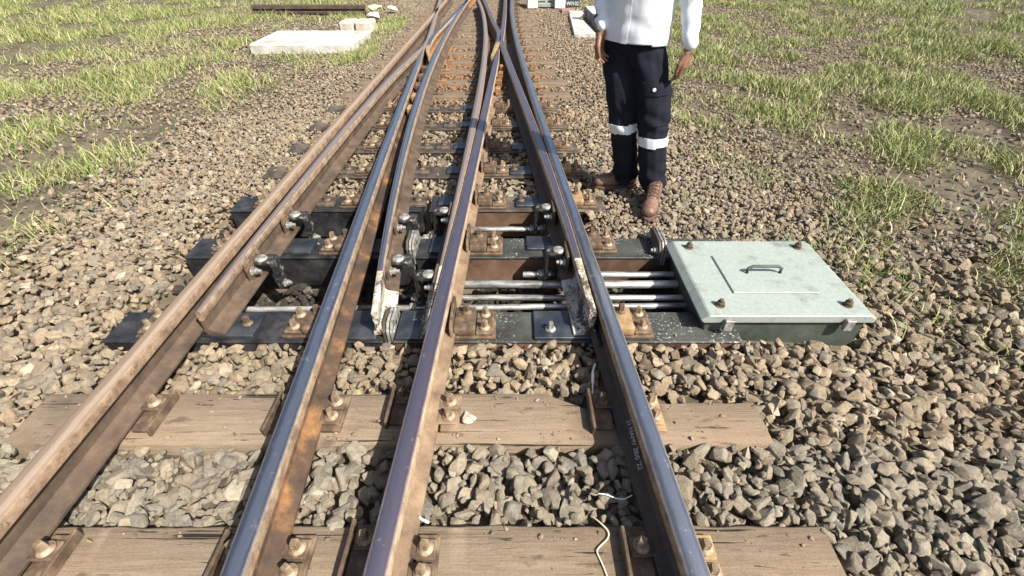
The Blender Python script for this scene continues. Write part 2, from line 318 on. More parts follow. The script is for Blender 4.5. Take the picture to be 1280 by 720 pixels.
def frames(path):
    out = []
    for i, (x, y) in enumerate(path):
        a = path[max(i - 1, 0)]; b = path[min(i + 1, len(path) - 1)]
        t = Vector((b[0] - a[0], b[1] - a[1])).normalized(); out.append((Vector((x, y)), Vector((t.y, -t.x))))
    return out
def rail_solids(path, hl, hr, zt, fl, fr, web=0.008, zb=0.02):
    """head and body sections along a path; hl/hr/zt/fl/fr are functions of y"""
    H, B = [], []
    for (c, n) in frames(path):
        y = c.y
        def P(u, z): return (c.x + n.x * u, c.y + n.y * u, z)
        l, r, z = hl(y), hr(y), zt(y); e = min(0.007, (r - l) * 0.25); wl = max(l + 0.002, -web); wr = min(r - 0.002, web)
        if wr - wl < 0.006: mid = (l + r) / 2; wl, wr = mid - 0.003, mid + 0.003
        H.append([P(l + 0.001, z - 0.043), P(l, z - e * 1.2), P(l + e * 0.35, z - e * 0.35), P(l + e * 1.3, z), P(r - e * 1.3, z), P(r - e * 0.35, z - e * 0.35), P(r, z - e * 1.2), P(r - 0.001, z - 0.043), P(wr + 0.002, z - 0.053), P(wl - 0.002, z - 0.053)])
        a, b = fl(y), fr(y)
        B.append([P(-a, zb), P(b, zb), P(b, zb + 0.010), P(max(wr + 0.012, min(b, 0.02)), zb + 0.022), P(wr, zb + 0.036), P(wr, z - 0.050), P(wl, z - 0.050), P(wl, zb + 0.036), P(min(wl - 0.012, max(-a, -0.02)), zb + 0.022), P(-a, zb + 0.010)])
    return H, B
def const(v): return lambda y: v
def lerp(y0, v0, y1, v1): return lambda y: v0 + (v1 - v0) * min(1.0, max(0.0, (y - y0) / (y1 - y0)))

LAT = [-1, -1, -0.92, -0.72, 0.72, 0.92, 1, 1, 0.25, -0.25]
def lat_attr(o):
    a = o.data.attributes.new('lat', 'FLOAT', 'POINT'); a.data.foreach_set('value', np.resize(np.array(LAT, np.float32), len(o.data.vertices)))
def make_rail(name, label, cat, path, headm, bodym, hl=const(-0.0325), hr=const(0.0325), zt=const(ZT), fl=const(0.0575), fr=const(0.0575), paint_to=None, tipmat='paint', tipname='painted', group=None):
    c = (path[len(path) // 3][0], path[len(path) // 3][1], 0.02)
    root = thing(name, label, cat, c, group)
    def cut(p, a, b): return [q for q in p if a <= q[1] <= b]
    if paint_to:
        xs = np.interp([paint_to], [p[1] for p in path], [p[0] for p in path])[0]
        lo = cut(path, -9, paint_to - 1e-4) + [(float(xs), paint_to)]; hi = [(float(xs), paint_to + 0.0015)] + cut(path, paint_to + 0.02, 99)
        H, B = rail_solids(lo, hl, hr, zt, fl, fr)
        k = MB(); k.sections(H); k.build(tipname + '_tip', MAT[tipmat], root, smooth=30)
        k = MB(); k.sections(B); k.build(tipname + '_foot', MAT[tipmat], root, smooth=30)
        path = hi
    H, B = rail_solids(path, hl, hr, zt, fl, fr)
    k = MB(); k.sections(H); lat_attr(k.build('rail_head', MAT[headm], root, smooth=50))
    k = MB(); k.sections(B); k.build('rail_body', MAT[bodym], root, smooth=30)
    return root

RG = 'rails of the crossing'
stock_g = make_rail('stock_rail', 'dull rusty rail forming the outermost left edge of the crossing', 'rail', G_p, 'head_rust', 'body_brown')
stock_a = make_rail('stock_rail', 'shiny blue-topped rail left of the white-tipped open switch blade', 'rail', A_p, 'head_blue', 'body_patchy',
                    hl=lambda y: -0.0325 + 0.022 * max(0, (y - 5.75) / 0.6), hr=lambda y: 0.0325 - 0.022 * max(0, (y - 5.75) / 0.6))
stock_s = make_rail('stock_rail', 'purplish worn rail with dusty tan side running from the lower left to the middle frog', 'rail', S_p, 'head_purple', 'body_dusty',
                    hl=lambda y: -0.0325 + 0.02 * max(0, (y - 5.85) / 0.55), hr=lambda y: 0.0325 - 0.02 * max(0, (y - 5.85) / 0.55))
stock_r = make_rail('stock_rail', 'polished blue rail with chalk writing on its side beside the standing man', 'rail', R_p, 'head_blue', 'body_brown')
bl1 = make_rail('switch_blade', 'open switch blade with white painted tip between the two left rails', 'switch blade', L1_p, 'head_blue', 'body_brown',
                hl=lerp(1.42, -0.012, 4.2, -0.0325), hr=lerp(1.42, 0.016, 4.2, 0.0325), zt=lerp(1.42, 0.155, 2.0, ZT), fl=lerp(1.5, 0.02, 4.6, 0.0575), fr=const(0.068), paint_to=1.70)
bl2 = make_rail('switch_blade', 'brownish switch blade lying tight against the purplish worn rail', 'switch blade', L2_p, 'head_pink', 'body_brown',
                hl=lerp(1.40, -0.010, 4.0, -0.031), hr=lerp(1.40, 0.002, 4.0, 0.031), zt=lerp(1.40, 0.150, 2.2, ZT - 0.003), fl=const(0.068), fr=lerp(1.4, 0.0, 5.5, 0.0575), paint_to=1.75)
br1 = make_rail('switch_blade', 'switch blade with flaking white tip lying against the polished right rail', 'switch blade', R1_p, 'head_purple', 'body_brown',
                hl=lerp(1.42, -0.019, 3.6, -0.0325), hr=lerp(1.42, 0.014, 3.6, 0.0325), zt=lerp(1.42, 0.155, 2.0, ZT), fl=lambda y: 0.075 if y < 5 else 0.0575, fr=lerp(1.42, 0.008, 5.0, 0.0575), paint_to=1.80)
bw = make_rail('switch_blade', 'pinkish brown rail bending at the left frog, beside the outermost left rail', 'switch blade', W_p, 'head_pink', 'body_brown',
               hl=lerp(1.42, -0.010, 3.4, -0.0325), hr=lerp(1.42, 0.018, 3.4, 0.0325), zt=lerp(1.42, 0.155, 2.0, ZT), fl=lerp(1.42, 0.008, 5.0, 0.0575), fr=const(0.07))
wv = make_rail('wing_rail', 'wing rail with flared rusty orange end behind the left frog', 'rail', V1_p, 'head_purple', 'body_orange', hl=lerp(5.96, -0.016, 6.7, -0.0325), hr=lerp(5.96, 0.016, 6.7, 0.0325), paint_to=6.62, tipmat='chair_tan', tipname='rusty')
wx = make_rail('wing_rail', 'wing rail whose flared yellow-rust end points at the middle frog', 'rail', X_p, 'head_purple', 'body_orange', hl=lerp(6.02, -0.016, 6.8, -0.0325), hr=lerp(6.02, 0.016, 6.8, 0.0325), paint_to=6.80, tipmat='chair_tan', tipname='rusty')
# spacer blocks between the left rail and the open blade, and beside the middle frog
for y in (4.25, 4.62, 5.0, 5.35, 5.7):
    k = MB(); x0, x1 = Ax(y) + 0.036, L1x(y) - 0.036
    if x1 - x0 < 0.02: x0, x1 = x0 - 0.01, x1 + 0.01
    k.box(x0, x1, y - 0.05, y + 0.05, 0.05, 0.125); k.build('spacer_block', MAT['chair_tan' if y < 4.8 else 'rust_brown'], bl1, bevel=0.006)
for y in (4.9, 5.2, 5.5, 5.8):
    k = MB(); x0 = Sx(y) + 0.036; k.box(x0, x0 + 0.055, y - 0.045, y + 0.045, 0.04, 0.115); k.build('spacer_block', MAT['body_orange'], stock_s, bevel=0.006)

# chalk writing on the web of the right rail
def text_mesh(body, size, depth=0.0008):
    c = bpy.data.curves.new('txt', 'FONT'); c.body = body; c.size = size; c.extrude = depth; c.align_x = 'CENTER'; c.align_y = 'CENTER'
    o = bpy.data.objects.new('txt', c); COL.objects.link(o)
    me = bpy.data.meshes.new_from_object(o.evaluated_get(bpy.context.evaluated_depsgraph_get())); bpy.data.objects.remove(o); bpy.data.curves.remove(c)
    return me
me = text_mesh("21 NAMV 28/0 '22", 0.025); me.materials.append(MAT['chalk'])
for v in me.vertices: v.co.y += 0.0012 * math.sin(v.co.x * 90)
yc = 0.865; o = bpy.data.objects.new('chalk_writing', me); COL.objects.link(o); o.parent = stock_r
rm = Matrix(((0.0, 1.0, 0.0), (-1.0, 0.0, 0.0), (0.0, 0.0, 1.0))).to_4x4()     # reads towards the viewer, tops of letters to the right
o.matrix_local = Matrix.Translation(Vector((Rx(yc) - 0.0215, yc, 0.050)) - WLOC[stock_r]) @ Matrix.Rotation(rad(-46), 4, 'Y') @ rm
WLOC[o] = Vector((0, 0, 0))

# ------------------------------------------------------------------ brackets and blade fittings
def bracket(blade, bx, y, side, zlow=-0.055, reach=0.12, mat='bracket'):
    """bent bar bolted to the blade web and reaching down to the rod; side = +1 towards +x"""
    s = side
    k = MB(); t = 0.018; x1 = bx + s * reach
    prof = [(bx + s * 0.018, 0.120), (x1 - s * 0.016, 0.120), (x1 - s * 0.004, 0.113), (x1, 0.098), (x1, zlow), (x1 - s * t * 1.15, zlow), (x1 - s * t * 1.15, 0.090), (x1 - s * 0.026, 0.100), (bx + s * 0.018, 0.100)]
    k.prism(prof, 1, y - 0.034, y + 0.042)
    b = k.build('bracket', MAT[mat], blade, loc=(bx, y, 0.1), bevel=0.004, smooth=35, jig=0.002)
    k = MB(); k.box(bx, bx + s * 0.018, y - 0.092, y + 0.055, 0.03, 0.145); k.build('bracket_plate', MAT['chair_brown'], b, bevel=0.004)
    place('round_pin', PIN, b, (bx + s * 0.050, y - 0.004, 0.1195))
    h = place('hex_bolt', HEX['galv'], b, (bx + s * 0.0185, y - 0.064, 0.088)); h.rotation_euler = (0, s * rad(90), 0); h.scale = (1, 1, 1.35)
    h = place('hex_bolt', HEX['galv'], b, (x1 + s * 0.0005, y, -0.035)); h.rotation_euler = (0, s * rad(90), 0)
    return b
bracket(br1, R1x(2.39) - 0.026, 2.39, -1)
bracket(br1, R1x(1.935) - 0.024, 1.935, -1)
bracket(bl1, L1x(2.27) + 0.022, 2.27, +1)
bracket(bl1, L1x(1.86) + 0.02, 1.86, +1)
bracket(bl2, L2x(2.35) - 0.022, 2.35, -1)
bracket(bl2, L2x(1.73) - 0.014, 1.73, -1)
bracket(bw, Wx(2.30) + 0.022, 2.30, +1)
bracket(bw, Wx(1.86) + 0.02, 1.86, +1)

# ------------------------------------------------------------------ rods
def rod(label, x0, x1, y, z, r, mats=(('rod', 1.0),), nuts=(), dy=0.0):
    root = thing('stretcher_rod', label, 'steel rod', ((x0 + x1) / 2, y, z), 'rods between the switch blades')
    k = MB(); n = 14
    pts = [(x0 + (x1 - x0) * i / n, y + dy * (i / n - 0.5), z + 0.0015 * math.sin(i * 1.3 + y * 9)) for i in range(n + 1)]
    k.tube(pts, r, 16); k.build('rod_shaft', MAT[mats[0][0]], root, smooth=40)
    for nx, m_ in nuts:
        k = MB(); k.cyl((nx - 0.013, y, z), (nx + 0.013, y, z), r * 1.75, seg=6); k.cyl((nx + 0.013, y, z), (nx + 0.02, y, z), r * 2.0, seg=16)
        k.build('nut', MAT[m_], root, bevel=0.0015, smooth=35)
    return root
rod('bright steel rod between the middle rail and the farther right bracket', -0.335, 0.19, 2.415, -0.05, 0.016, nuts=((0.125, 'galv'), (0.188, 'galv')))
rod('short greasy rod between the two farther left brackets', -0.60, -0.42, 2.305, -0.045, 0.014, (('rod_dark', 1),), nuts=((-0.475, 'galv'), (-0.52, 'galv')))
rod('farthest of the four parallel rods, dark square end under the nearer right bracket', 0.06, 1.0, 1.955, -0.055, 0.017, (('rod', 1),), nuts=((0.155, 'galv'), (0.225, 'rod_dark')))
rod('thickest bright rod, second from the far side of the four parallel rods', -0.33, 1.0, 1.878, -0.062, 0.0215)
rod('third bright rod from the far side of the four parallel rods', -0.335, 1.0, 1.778, -0.070, 0.0155)
rod('nearest of the four parallel bright rods, beside the near steel sleeper', -1.35, 1.0, 1.708, -0.075, 0.0155, nuts=((-0.50, 'galv'),), dy=0.03)
rod('short stub rod with nut under the nearest left bracket', -0.56, -0.43, 1.765, -0.05, 0.012, (('rod_dark', 1),), nuts=((-0.49, 'galv'),))

# ------------------------------------------------------------------ sleepers and their fittings
def chair(sl, xr, y, side, w=0.16, mat='chair_brown', blk=None, boltm='bolt_pale', cheek=True, jitter=0.0):
    """iron chair at a rail: base plate, block on the foot, cheek against the rail, two screws"""
    s = side; z0 = 0.001
    k = MB(); k.box(xr + s * 0.045, xr + s * 0.232, y - w / 2, y + w / 2, z0, 0.017)
    c = k.build('rail_chair', MAT[mat], sl, loc=(xr + s * 0.13, y, 0), bevel=0.003, jig=0.001)
    k = MB(); k.box(xr + s * 0.048, xr + s * 0.142, y - w * 0.46, y + w * 0.42, 0.0175, 0.060)
    k.build('clamp_block', MAT[blk or mat], c, bevel=0.008, bseg=2, smooth=40, jig=0.003)
    if cheek:
        k = MB(); k.prism([(y - w * 0.60, 0.033), (y + w * 0.55, 0.033), (y + w * 0.55, 0.105), (y + w * 0.30, 0.118), (y - w * 0.42, 0.108), (y - w * 0.60, 0.085)], 0, xr + s * 0.034, xr + s * 0.047)
        k.build('cheek_plate', MAT[blk or mat], c, bevel=0.003)
    k = MB(); k.box(xr + s * 0.1445, xr + s * 0.222, y - w * 0.44, y + w * 0.44, 0.0175, 0.034)
    k.build('washer_plate', MAT[mat], c, bevel=0.004, jig=0.002)
    for dy in (-w * 0.24, w * 0.25):
        place('screw', SCREW[boltm], c, (xr + s * 0.183, y + dy, 0.0345), random.uniform(0, 1.5))
    place('screw', SCREW['chair_brown'], c, (xr + s * 0.098, y + w * 0.2, 0.058), random.uniform(0, 1.5))
    return c
def slide_plate(sl, x0, x1, y, w=0.13, bolt=None, mat='slide', z=0.0012):
    k = MB(); k.box(x0, x1, y - w / 2, y + w / 2, z, 0.0185)
    c = k.build('slide_plate', MAT[mat], sl, loc=((x0 + x1) / 2, y, 0), bevel=0.002)
    if bolt: place('screw', SCREW[bolt[2]], c, (bolt[0], bolt[1], 0.019), random.uniform(0, 1.5))
    return c
def bolt_plate(sl, xr, y, side, mat='brown_steel', boltm='chair_brown'):
    s = side; k = MB(); k.box(xr + s * 0.064, xr + s * 0.17, y - 0.055, y + 0.055, 0.001, 0.022)
    c = k.build('clip_plate', MAT[mat], sl, loc=(xr + s * 0.12, y, 0), bevel=0.003)
    place('screw', SCREW[boltm], c, (xr + s * 0.115, y, 0.0225), random.uniform(0, 1.5)); return c
def beam(root, x0, x1, y0, y1, top, front, name='sleeper_body'):
    """steel box sleeper: top plate, rust brown sides"""
    k = MB(); k.box(x0, x1, y0 + 0.006, y1 - 0.006, -0.20, -0.0125); k.build(name, MAT[front], root, bevel=0.003)
    k = MB(); k.box(x0 - 0.002, x1 + 0.002, y0, y1, -0.012, 0.0); k.build('top_plate', MAT[top], root, bevel=0.003)
def flange(sl, x, y0, y1, z0=-0.06, z1=0.085, n=3, bolts=True):
    """bolted joint plates across the end of a half sleeper"""
    for i in range(n):
        xx = x + (i - (n - 1) / 2) * 0.0165; k = MB(); c = 0.035
        k.prism([(y0, z0), (y1, z0), (y1, z1 - c * 0.7), (y1 - c, z1), (y0 + c, z1), (y0, z1 - c)], 0, xx - 0.006, xx + 0.006)
        f = k.build('joint_plate', MAT['galv' if i else 'brown_steel'], sl, bevel=0.0025)
    if not bolts:
        k = MB(); k.cyl((x + 0.0226, (y0 + y1) / 2, z1 - 0.045), (x + 0.0236, (y0 + y1) / 2, z1 - 0.045), 0.011, seg=16); k.build('bolt_hole', MAT['dark_steel'], f)
        return
    for yy in (y0 + 0.035, y1 - 0.035):
        for s in (1, -1):
            h = place('hex_bolt', HEX['galv'], f, (x + s * ((n - 1) / 2 * 0.0165 + 0.0065), yy, z1 - 0.055)); h.rotation_euler = (0, s * rad(90), 0)

LEFT = -1.81
# --- two wooden sleepers in the foreground
def wood_sleeper(label, y0, y1, x0, x1, mat='wood', cut=False):
    root = thing('wooden_sleeper', label, 'sleeper', ((x0 + x1) / 2, (y0 + y1) / 2, -0.2), 'wooden sleepers')
    k = MB(); n = 120; secs = []
    for i in range(n + 1):
        x = x0 + (x1 - x0) * i / n; q = lambda a: 0.0045 * mnoise.noise(Vector((x * 3.1, a, y0 * 7))) + 0.0045 * mnoise.noise(Vector((x * 17, a * 3.3, y0 * 7)))
        yy1 = y1
        if cut: yy1 = y1 - 0.07 * min(1, max(0, (x - 0.13) / 0.15)) * (1 if x < 0.5 else 0.6)      # chipped far corner
        secs.append([(x, y0 + q(1), -0.19), (x, yy1 + q(2), -0.19), (x, yy1 + q(3), -0.008), (x, yy1 - 0.008 + q(3), q(5) * 0.5), (x, (y0 + yy1) / 2, q(6)), (x, y0 + 0.008 + q(4), q(7) * 0.5), (x, y0 + q(4), -0.008)])
    k.sections(secs); b = k.build('sleeper_body', MAT[mat], root, smooth=50); return root
def tie_plate(sl, xr, y, side, lip=True, boltm='bolt_pale', n=2, mat='chair_brown'):
    """foreground plate beside the rail foot with lip and coach screws"""
    s = side; k = MB(); k.box(xr + s * 0.060, xr + s * 0.128, y - 0.078, y + 0.078, 0.001, 0.020)
    c = k.build('tie_plate', MAT[mat], sl, loc=(xr + s * 0.1, y, 0), bevel=0.003, jig=0.0012)
    if lip:
        k = MB(); k.box(xr + s * 0.130, xr + s * 0.142, y - 0.092, y + 0.085, 0.001, 0.044); k.build('plate_lip', MAT[mat], c, bevel=0.003, jig=0.002)
    ys = {1: (0.03,), 2: (0.034, -0.03)}[n]
    for dy in ys:
        k = MB(); k.box(xr + s * 0.044, xr + s * 0.122, y + dy - 0.028, y + dy + 0.028, 0.0335 - 0.013, 0.034); k.build('clip', MAT[mat], c, bevel=0.005, jig=0.003)
        place('screw', SCREW[boltm], c, (xr + s * 0.090, y + dy, 0.0345), random.uniform(0.2, 1.4))
    return c
w1 = wood_sleeper('nearest weathered wooden sleeper with a loose wire lying across it', 0.355, 0.618, LEFT, 0.95)
w2 = wood_sleeper('weathered wooden sleeper with a white stone on it, next before the steel sleepers', 0.893, 1.118, LEFT, 0.93, cut=True)
for sl, y in ((w1, 0.505), (w2, 1.015)):
    tie_plate(sl, Sx(y), y, +1, lip=False, n=2, mat='chair_brown' if sl is w1 else 'body_dusty'); tie_plate(sl, Sx(y), y + 0.03, -1, n=1, boltm='chair_brown' if sl is w2 else 'bolt_pale')
    tie_plate(sl, Rx(y), y + 0.01, -1, n=1, boltm='bolt_pale' if sl is w1 else 'chair_brown'); tie_plate(sl, Rx(y), y, +1, lip=False, n=2, mat='chair_tan')
    tie_plate(sl, Ax(y), y, -1, n=1); tie_plate(sl, Ax(y), y, +1, n=2, lip=False)
    tie_plate(sl, Gx(y), y, -1, n=2, lip=False); tie_plate(sl, Gx(y), y, +1, n=1)

# --- steel sleepers of the switch
STG = 'dark steel sleepers under the switch blades'
def steel(label, y0, y1, x0, x1, top, front, split=None):
    r = thing('steel_sleeper', label, 'sleeper', ((x0 + x1) / 2, (y0 + y1) / 2, -0.2), STG)
    if split is None: beam(r, x0, x1, y0, y1, top, front)
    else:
        beam(r, x0, split - 0.026, y0, y1, 'dark_steel', 'dark_steel')  # left half: darker steel, with rail shadow also put into the colour
        if y0 > 2.0: beam(r, split + 0.026, -0.302, y0, y1, 'dark_steel', 'dark_steel'); beam(r, -0.297, x1, y0, y1, top, front)  # middle piece coloured dark to carry the shadow left of the middle rail
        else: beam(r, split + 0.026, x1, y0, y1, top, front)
    return r
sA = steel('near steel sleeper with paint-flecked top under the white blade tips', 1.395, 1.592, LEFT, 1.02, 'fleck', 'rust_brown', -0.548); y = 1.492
chair(sA, Sx(y), y, +1, 0.175); chair(sA, Rx(y), y + 0.005, +1, 0.175, 'chair_brown', 'chair_tan'); chair(sA, Ax(y), y, -1, 0.16); chair(sA, Gx(y), y, -1, 0.16)
slide_plate(sA, 0.10, 0.365, 1.492, 0.178, (0.172, 1.455, 'galv')); slide_plate(sA, -0.515, -0.375, 1.492, 0.182); slide_plate(sA, -0.765, -0.60, 1.492, 0.182); slide_plate(sA, -1.37, -1.15, y, 0.15, (-1.2, y, 'chair_brown'))
slide_plate(sA, -0.455, -0.385, 1.545, 0.06, mat='fleck', z=0.0188).scale.z = 1.0
flange(sA, -0.548, 1.415, 1.575, -0.05, 0.072, bolts=False)
k = MB(); k.box(0.366, 0.385, 1.33, 1.46, -0.06, 0.045); k.build('edge_plate', MAT['dark_steel'], sA, bevel=0.003)
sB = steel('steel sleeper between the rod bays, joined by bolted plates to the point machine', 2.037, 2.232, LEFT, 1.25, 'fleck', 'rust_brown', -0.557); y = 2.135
chair(sB, Sx(y), y, +1, 0.17); chair(sB, Rx(y), y + 0.02, +1, 0.17, 'chair_brown'); chair(sB, Ax(y), y, -1, 0.16); chair(sB, Gx(y), y, -1, 0.16)
slide_plate(sB, 0.082, 0.262, y + 0.03, 0.128); slide_plate(sB, -0.46, -0.36, y + 0.01, 0.15); slide_plate(sB, -0.62, -0.595, y, 0.16); slide_plate(sB, -0.80, -0.685, y, 0.13, mat='dark_steel'); slide_plate(sB, -1.30, -1.12, y, 0.14)
flange(sB, -0.557, 2.04, 2.22, -0.05, 0.085, bolts=False); flange(sB, 0.822, 2.03, 2.25, -0.05, 0.085)
for x_, y_ in ((0.112, 2.205), (0.118, 2.125)):        # slots in the plate
    k = MB(); k.box(x_ - 0.012, x_ - 0.002, y_ - 0.006, y_ + 0.006, 0.0188, 0.0204); k.box(x_ + 0.004, x_ + 0.014, y_ - 0.006, y_ + 0.006, 0.0188, 0.0204); k.build('stamped_mark', MAT['dark_steel'], sB)
k = MB(); k.box(0.13, 0.142, 1.548, 1.562, 0.0188, 0.0204); k.box(0.148, 0.158, 1.548, 1.562, 0.0188, 0.0204); k.build('stamped_mark', MAT['dark_steel'], sA)
steel_rows = [(2.553, 2.752, 'third steel sleeper, dark with rust brown front, beyond the farther bracket'), (3.036, 3.226, 'fourth dark steel sleeper, level with the man\'s far shoe'),
              (3.492, 3.688, 'fifth dark steel sleeper, first one beyond the man\'s feet'), (4.0, 4.188, 'sixth dark steel sleeper, second one beyond the man\'s feet'), (4.482, 4.674, 'last dark steel sleeper before the brown wooden ones')]
for i, (y0, y1, lb) in enumerate(steel_rows):
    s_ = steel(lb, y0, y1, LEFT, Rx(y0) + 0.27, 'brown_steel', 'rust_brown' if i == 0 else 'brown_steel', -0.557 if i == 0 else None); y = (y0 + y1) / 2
    chair(s_, Sx(y), y - 0.01, +1, 0.15, 'chair_brown', cheek=(i < 3)); chair(s_, Rx(y), y, +1, 0.15, 'chair_brown', 'chair_tan' if i < 2 else None, cheek=False)
    chair(s_, Ax(y), y, -1, 0.15, cheek=False); chair(s_, Gx(y), y, -1, 0.15, cheek=False)
    xl = R1x(y) - 0.042
    slide_plate(s_, xl - (0.19 if i < 2 else 0.13), xl - 0.03, y, 0.12, (xl - 0.20 + 0.04, y, 'chair_brown') if i in (0, 1) else None)
    slide_plate(s_, L2x(y) - 0.16, L2x(y) - 0.07, y + 0.01, 0.11)
    bolt_plate(s_, L1x(y), y, +1)
    if L2x(y) - 0.31 > L1x(y) + 0.18: bolt_plate(s_, L2x(y) - 0.13, y, -1)
    if Ax(y) - Wx(y) > 0.3: bolt_plate(s_, Wx(y), y, +1)
ORD = ['first', 'second', 'third', 'fourth', 'fifth', 'sixth', 'seventh', 'eighth', 'ninth', 'tenth', 'eleventh', 'twelfth', 'thirteenth', 'fourteenth', 'fifteenth', 'sixteenth', 'seventeenth', 'eighteenth', 'nineteenth']
SL_Y = [(0.355, 0.618, 0.95), (0.893, 1.118, 0.93), (1.395, 1.592, 1.02), (2.037, 2.232, 1.25)] + [(a, b, Rx(a) + 0.25) for a, b, _ in steel_rows]
for i in range(16):
    y0 = 4.975 + 0.488 * i; y1 = y0 + 0.19; y = y0 + 0.095; SL_Y.append((y0, y1, Rx(y) + 0.40))
    xr_ = Rx(y) + 0.46 + 0.05 * math.sin(i * 2.3); xl_ = LEFT + 0.05 * math.sin(i * 1.7)
    s_ = wood_sleeper('brown wooden sleeper, %s one beyond the last dark steel sleeper' % ORD[i], y0, y1, xl_, xr_, 'wood_far')
    bolt_plate(s_, Rx(y), y, +1, 'chair_brown'); bolt_plate(s_, Gx(y), y, -1, 'chair_brown')
    if y < 7: bolt_plate(s_, L1x(y), y, +1, 'body_orange' if y > 5.5 else 'chair_brown'); bolt_plate(s_, L2x(y), y, -1, 'chair_brown')
    if y < 5.6: bolt_plate(s_, Ax(y), y, -1, 'body_orange'); bolt_plate(s_, Sx(y) + 0.02, y, +1, 'chair_brown')
# rusty frog plates
for lab, x0, x1, y0, y1 in (('orange rusty bed plate under the left frog', -1.33, -0.86, 5.7, 7.35), ('dark rusty bed plate under the middle frog', -0.29, 0.06, 5.9, 7.6)):
    k = MB(); k.box(x0, x1, y0, y1, 0.006, 0.0175); o = k.build('bed_plate', MAT['body_orange' if x1 < -0.3 else 'rust_brown'], None, loc=((x0 + x1) / 2, (y0 + y1) / 2, 0.01), bevel=0.003); props(o, lab, 'plate')

# ------------------------------------------------------------------ ground
def smooth(a, b, v):
    t = np.clip((v - a) / (b - a), 0, 1); return t * t * (3 - 2 * t)
def surf(x, y):
    """top of the ballast"""
    x = np.asarray(x, float); y = np.asarray(y, float)
    z = -0.012 - 0.05 * smooth(1.0, 1.8, x) - 0.06 * smooth(1.85, 2.6, -x)
    p1 = smooth(1.52, 1.56, y) * (1 - smooth(2.08, 2.12, y)) * (1 - smooth(1.0, 1.15, x)) * (1 - smooth(1.75, 1.95, -x))
    p2 = smooth(2.15, 2.19, y) * (1 - smooth(2.61, 2.65, y)) * (1 - smooth(0.37, 0.50, x)) * (1 - smooth(1.75, 1.95, -x))
    return z - 0.19 * np.maximum(p1, p2)
xs = np.linspace(-16, 16, 321); ys = np.concatenate([np.arange(-2.0, 3.0, 0.04), np.arange(3.0, 24.1, 0.2)])
xs = np.concatenate([np.arange(-16, -2.6, 0.3), np.arange(-2.6, 2.0, 0.05), np.arange(2.0, 16.1, 0.3)])
XX, YY = np.meshgrid(xs, ys); ZZ = surf(XX, YY) - 0.055
edge = np.minimum.reduce([XX - xs[0], xs[-1] - XX, YY - ys[0] + 0.4, ys[-1] - YY]); ZZ -= 0.5 * (1 - smooth(0, 1.2, edge)) * (edge < 1.2)
def grid_obj(name, XX, YY, ZZ, mat):
    ny, nx = XX.shape; me = bpy.data.meshes.new(name)
    v = np.stack([XX, YY, ZZ], -1).reshape(-1, 3); idx = np.arange(ny * nx).reshape(ny, nx)
    f = np.stack([idx[:-1, :-1], idx[:-1, 1:], idx[1:, 1:], idx[1:, :-1]], -1).reshape(-1, 4)
    me.from_pydata(v.tolist(), [], f.tolist()); me.materials.append(mat); me.shade_smooth()
    o = bpy.data.objects.new(name, me); COL.objects.link(o); return o
props(grid_obj('ballast_bed', XX, YY, ZZ, MAT['bed']), kind='structure')
gx = np.array([-400, -60, -16, 16, 60, 400.]); gy = np.array([-400, -40, -2, 24, 80, 600.])
GX, GY = np.meshgrid(gx, gy); props(grid_obj('ground', GX, GY, np.full_like(GX, -0.42), MAT['soil']), kind='structure')

# ------------------------------------------------------------------ ballast stones
def stone_variant(i):
    r = random.Random(100 + i); bm = bmesh.new()
    sc = Vector((1.0, r.uniform(0.60, 0.92), r.uniform(0.45, 0.75)))
    for _ in range(r.randint(11, 17)):
        n = Vector((r.gauss(0, 1), r.gauss(0, 1), r.gauss(0, 1))).normalized() * r.uniform(0.78, 1.0)
        bm.verts.new((n.x * sc.x, n.y * sc.y, n.z * sc.z))
    h = bmesh.ops.convex_hull(bm, input=bm.verts)
    dead = list({v for v in h['geom_interior'] + h['geom_unused'] if isinstance(v, bmesh.types.BMVert)})
    if dead: bmesh.ops.delete(bm, geom=dead, context='VERTS')
    bmesh.ops.dissolve_limit(bm, angle_limit=rad(14), verts=bm.verts, edges=bm.edges)
    bmesh.ops.bevel(bm, geom=bm.edges[:], offset=r.uniform(0.045, 0.08), offset_type='OFFSET', segments=1, affect='EDGES', clamp_overlap=True)
    bmesh.ops.triangulate(bm, faces=bm.faces); bmesh.ops.subdivide_edges(bm, edges=bm.edges, cuts=1, use_grid_fill=True)
    for v in bm.verts: v.co += mnoise.noise_vector(v.co * 2.6 + Vector((i * 7, 0, 0))) * 0.055 + mnoise.noise_vector(v.co * 7 + Vector((0, i * 5, 0))) * 0.02
    m_ = max(v.co.length for v in bm.verts)
    for v in bm.verts: v.co /= m_
    bmesh.ops.recalc_face_normals(bm, faces=bm.faces)
    me = bpy.data.meshes.new('stone_shape'); bm.to_mesh(me); bm.free(); me.materials.append(MAT['stone'])
    me.shade_smooth(); me.set_sharp_from_angle(angle=rad(26)); return me
NV = 26
stone_col = bpy.data.collections.new('stone_shapes')
for i in range(NV): stone_col.objects.link(bpy.data.objects.new('stone_shape_%02d' % i, stone_variant(i)))

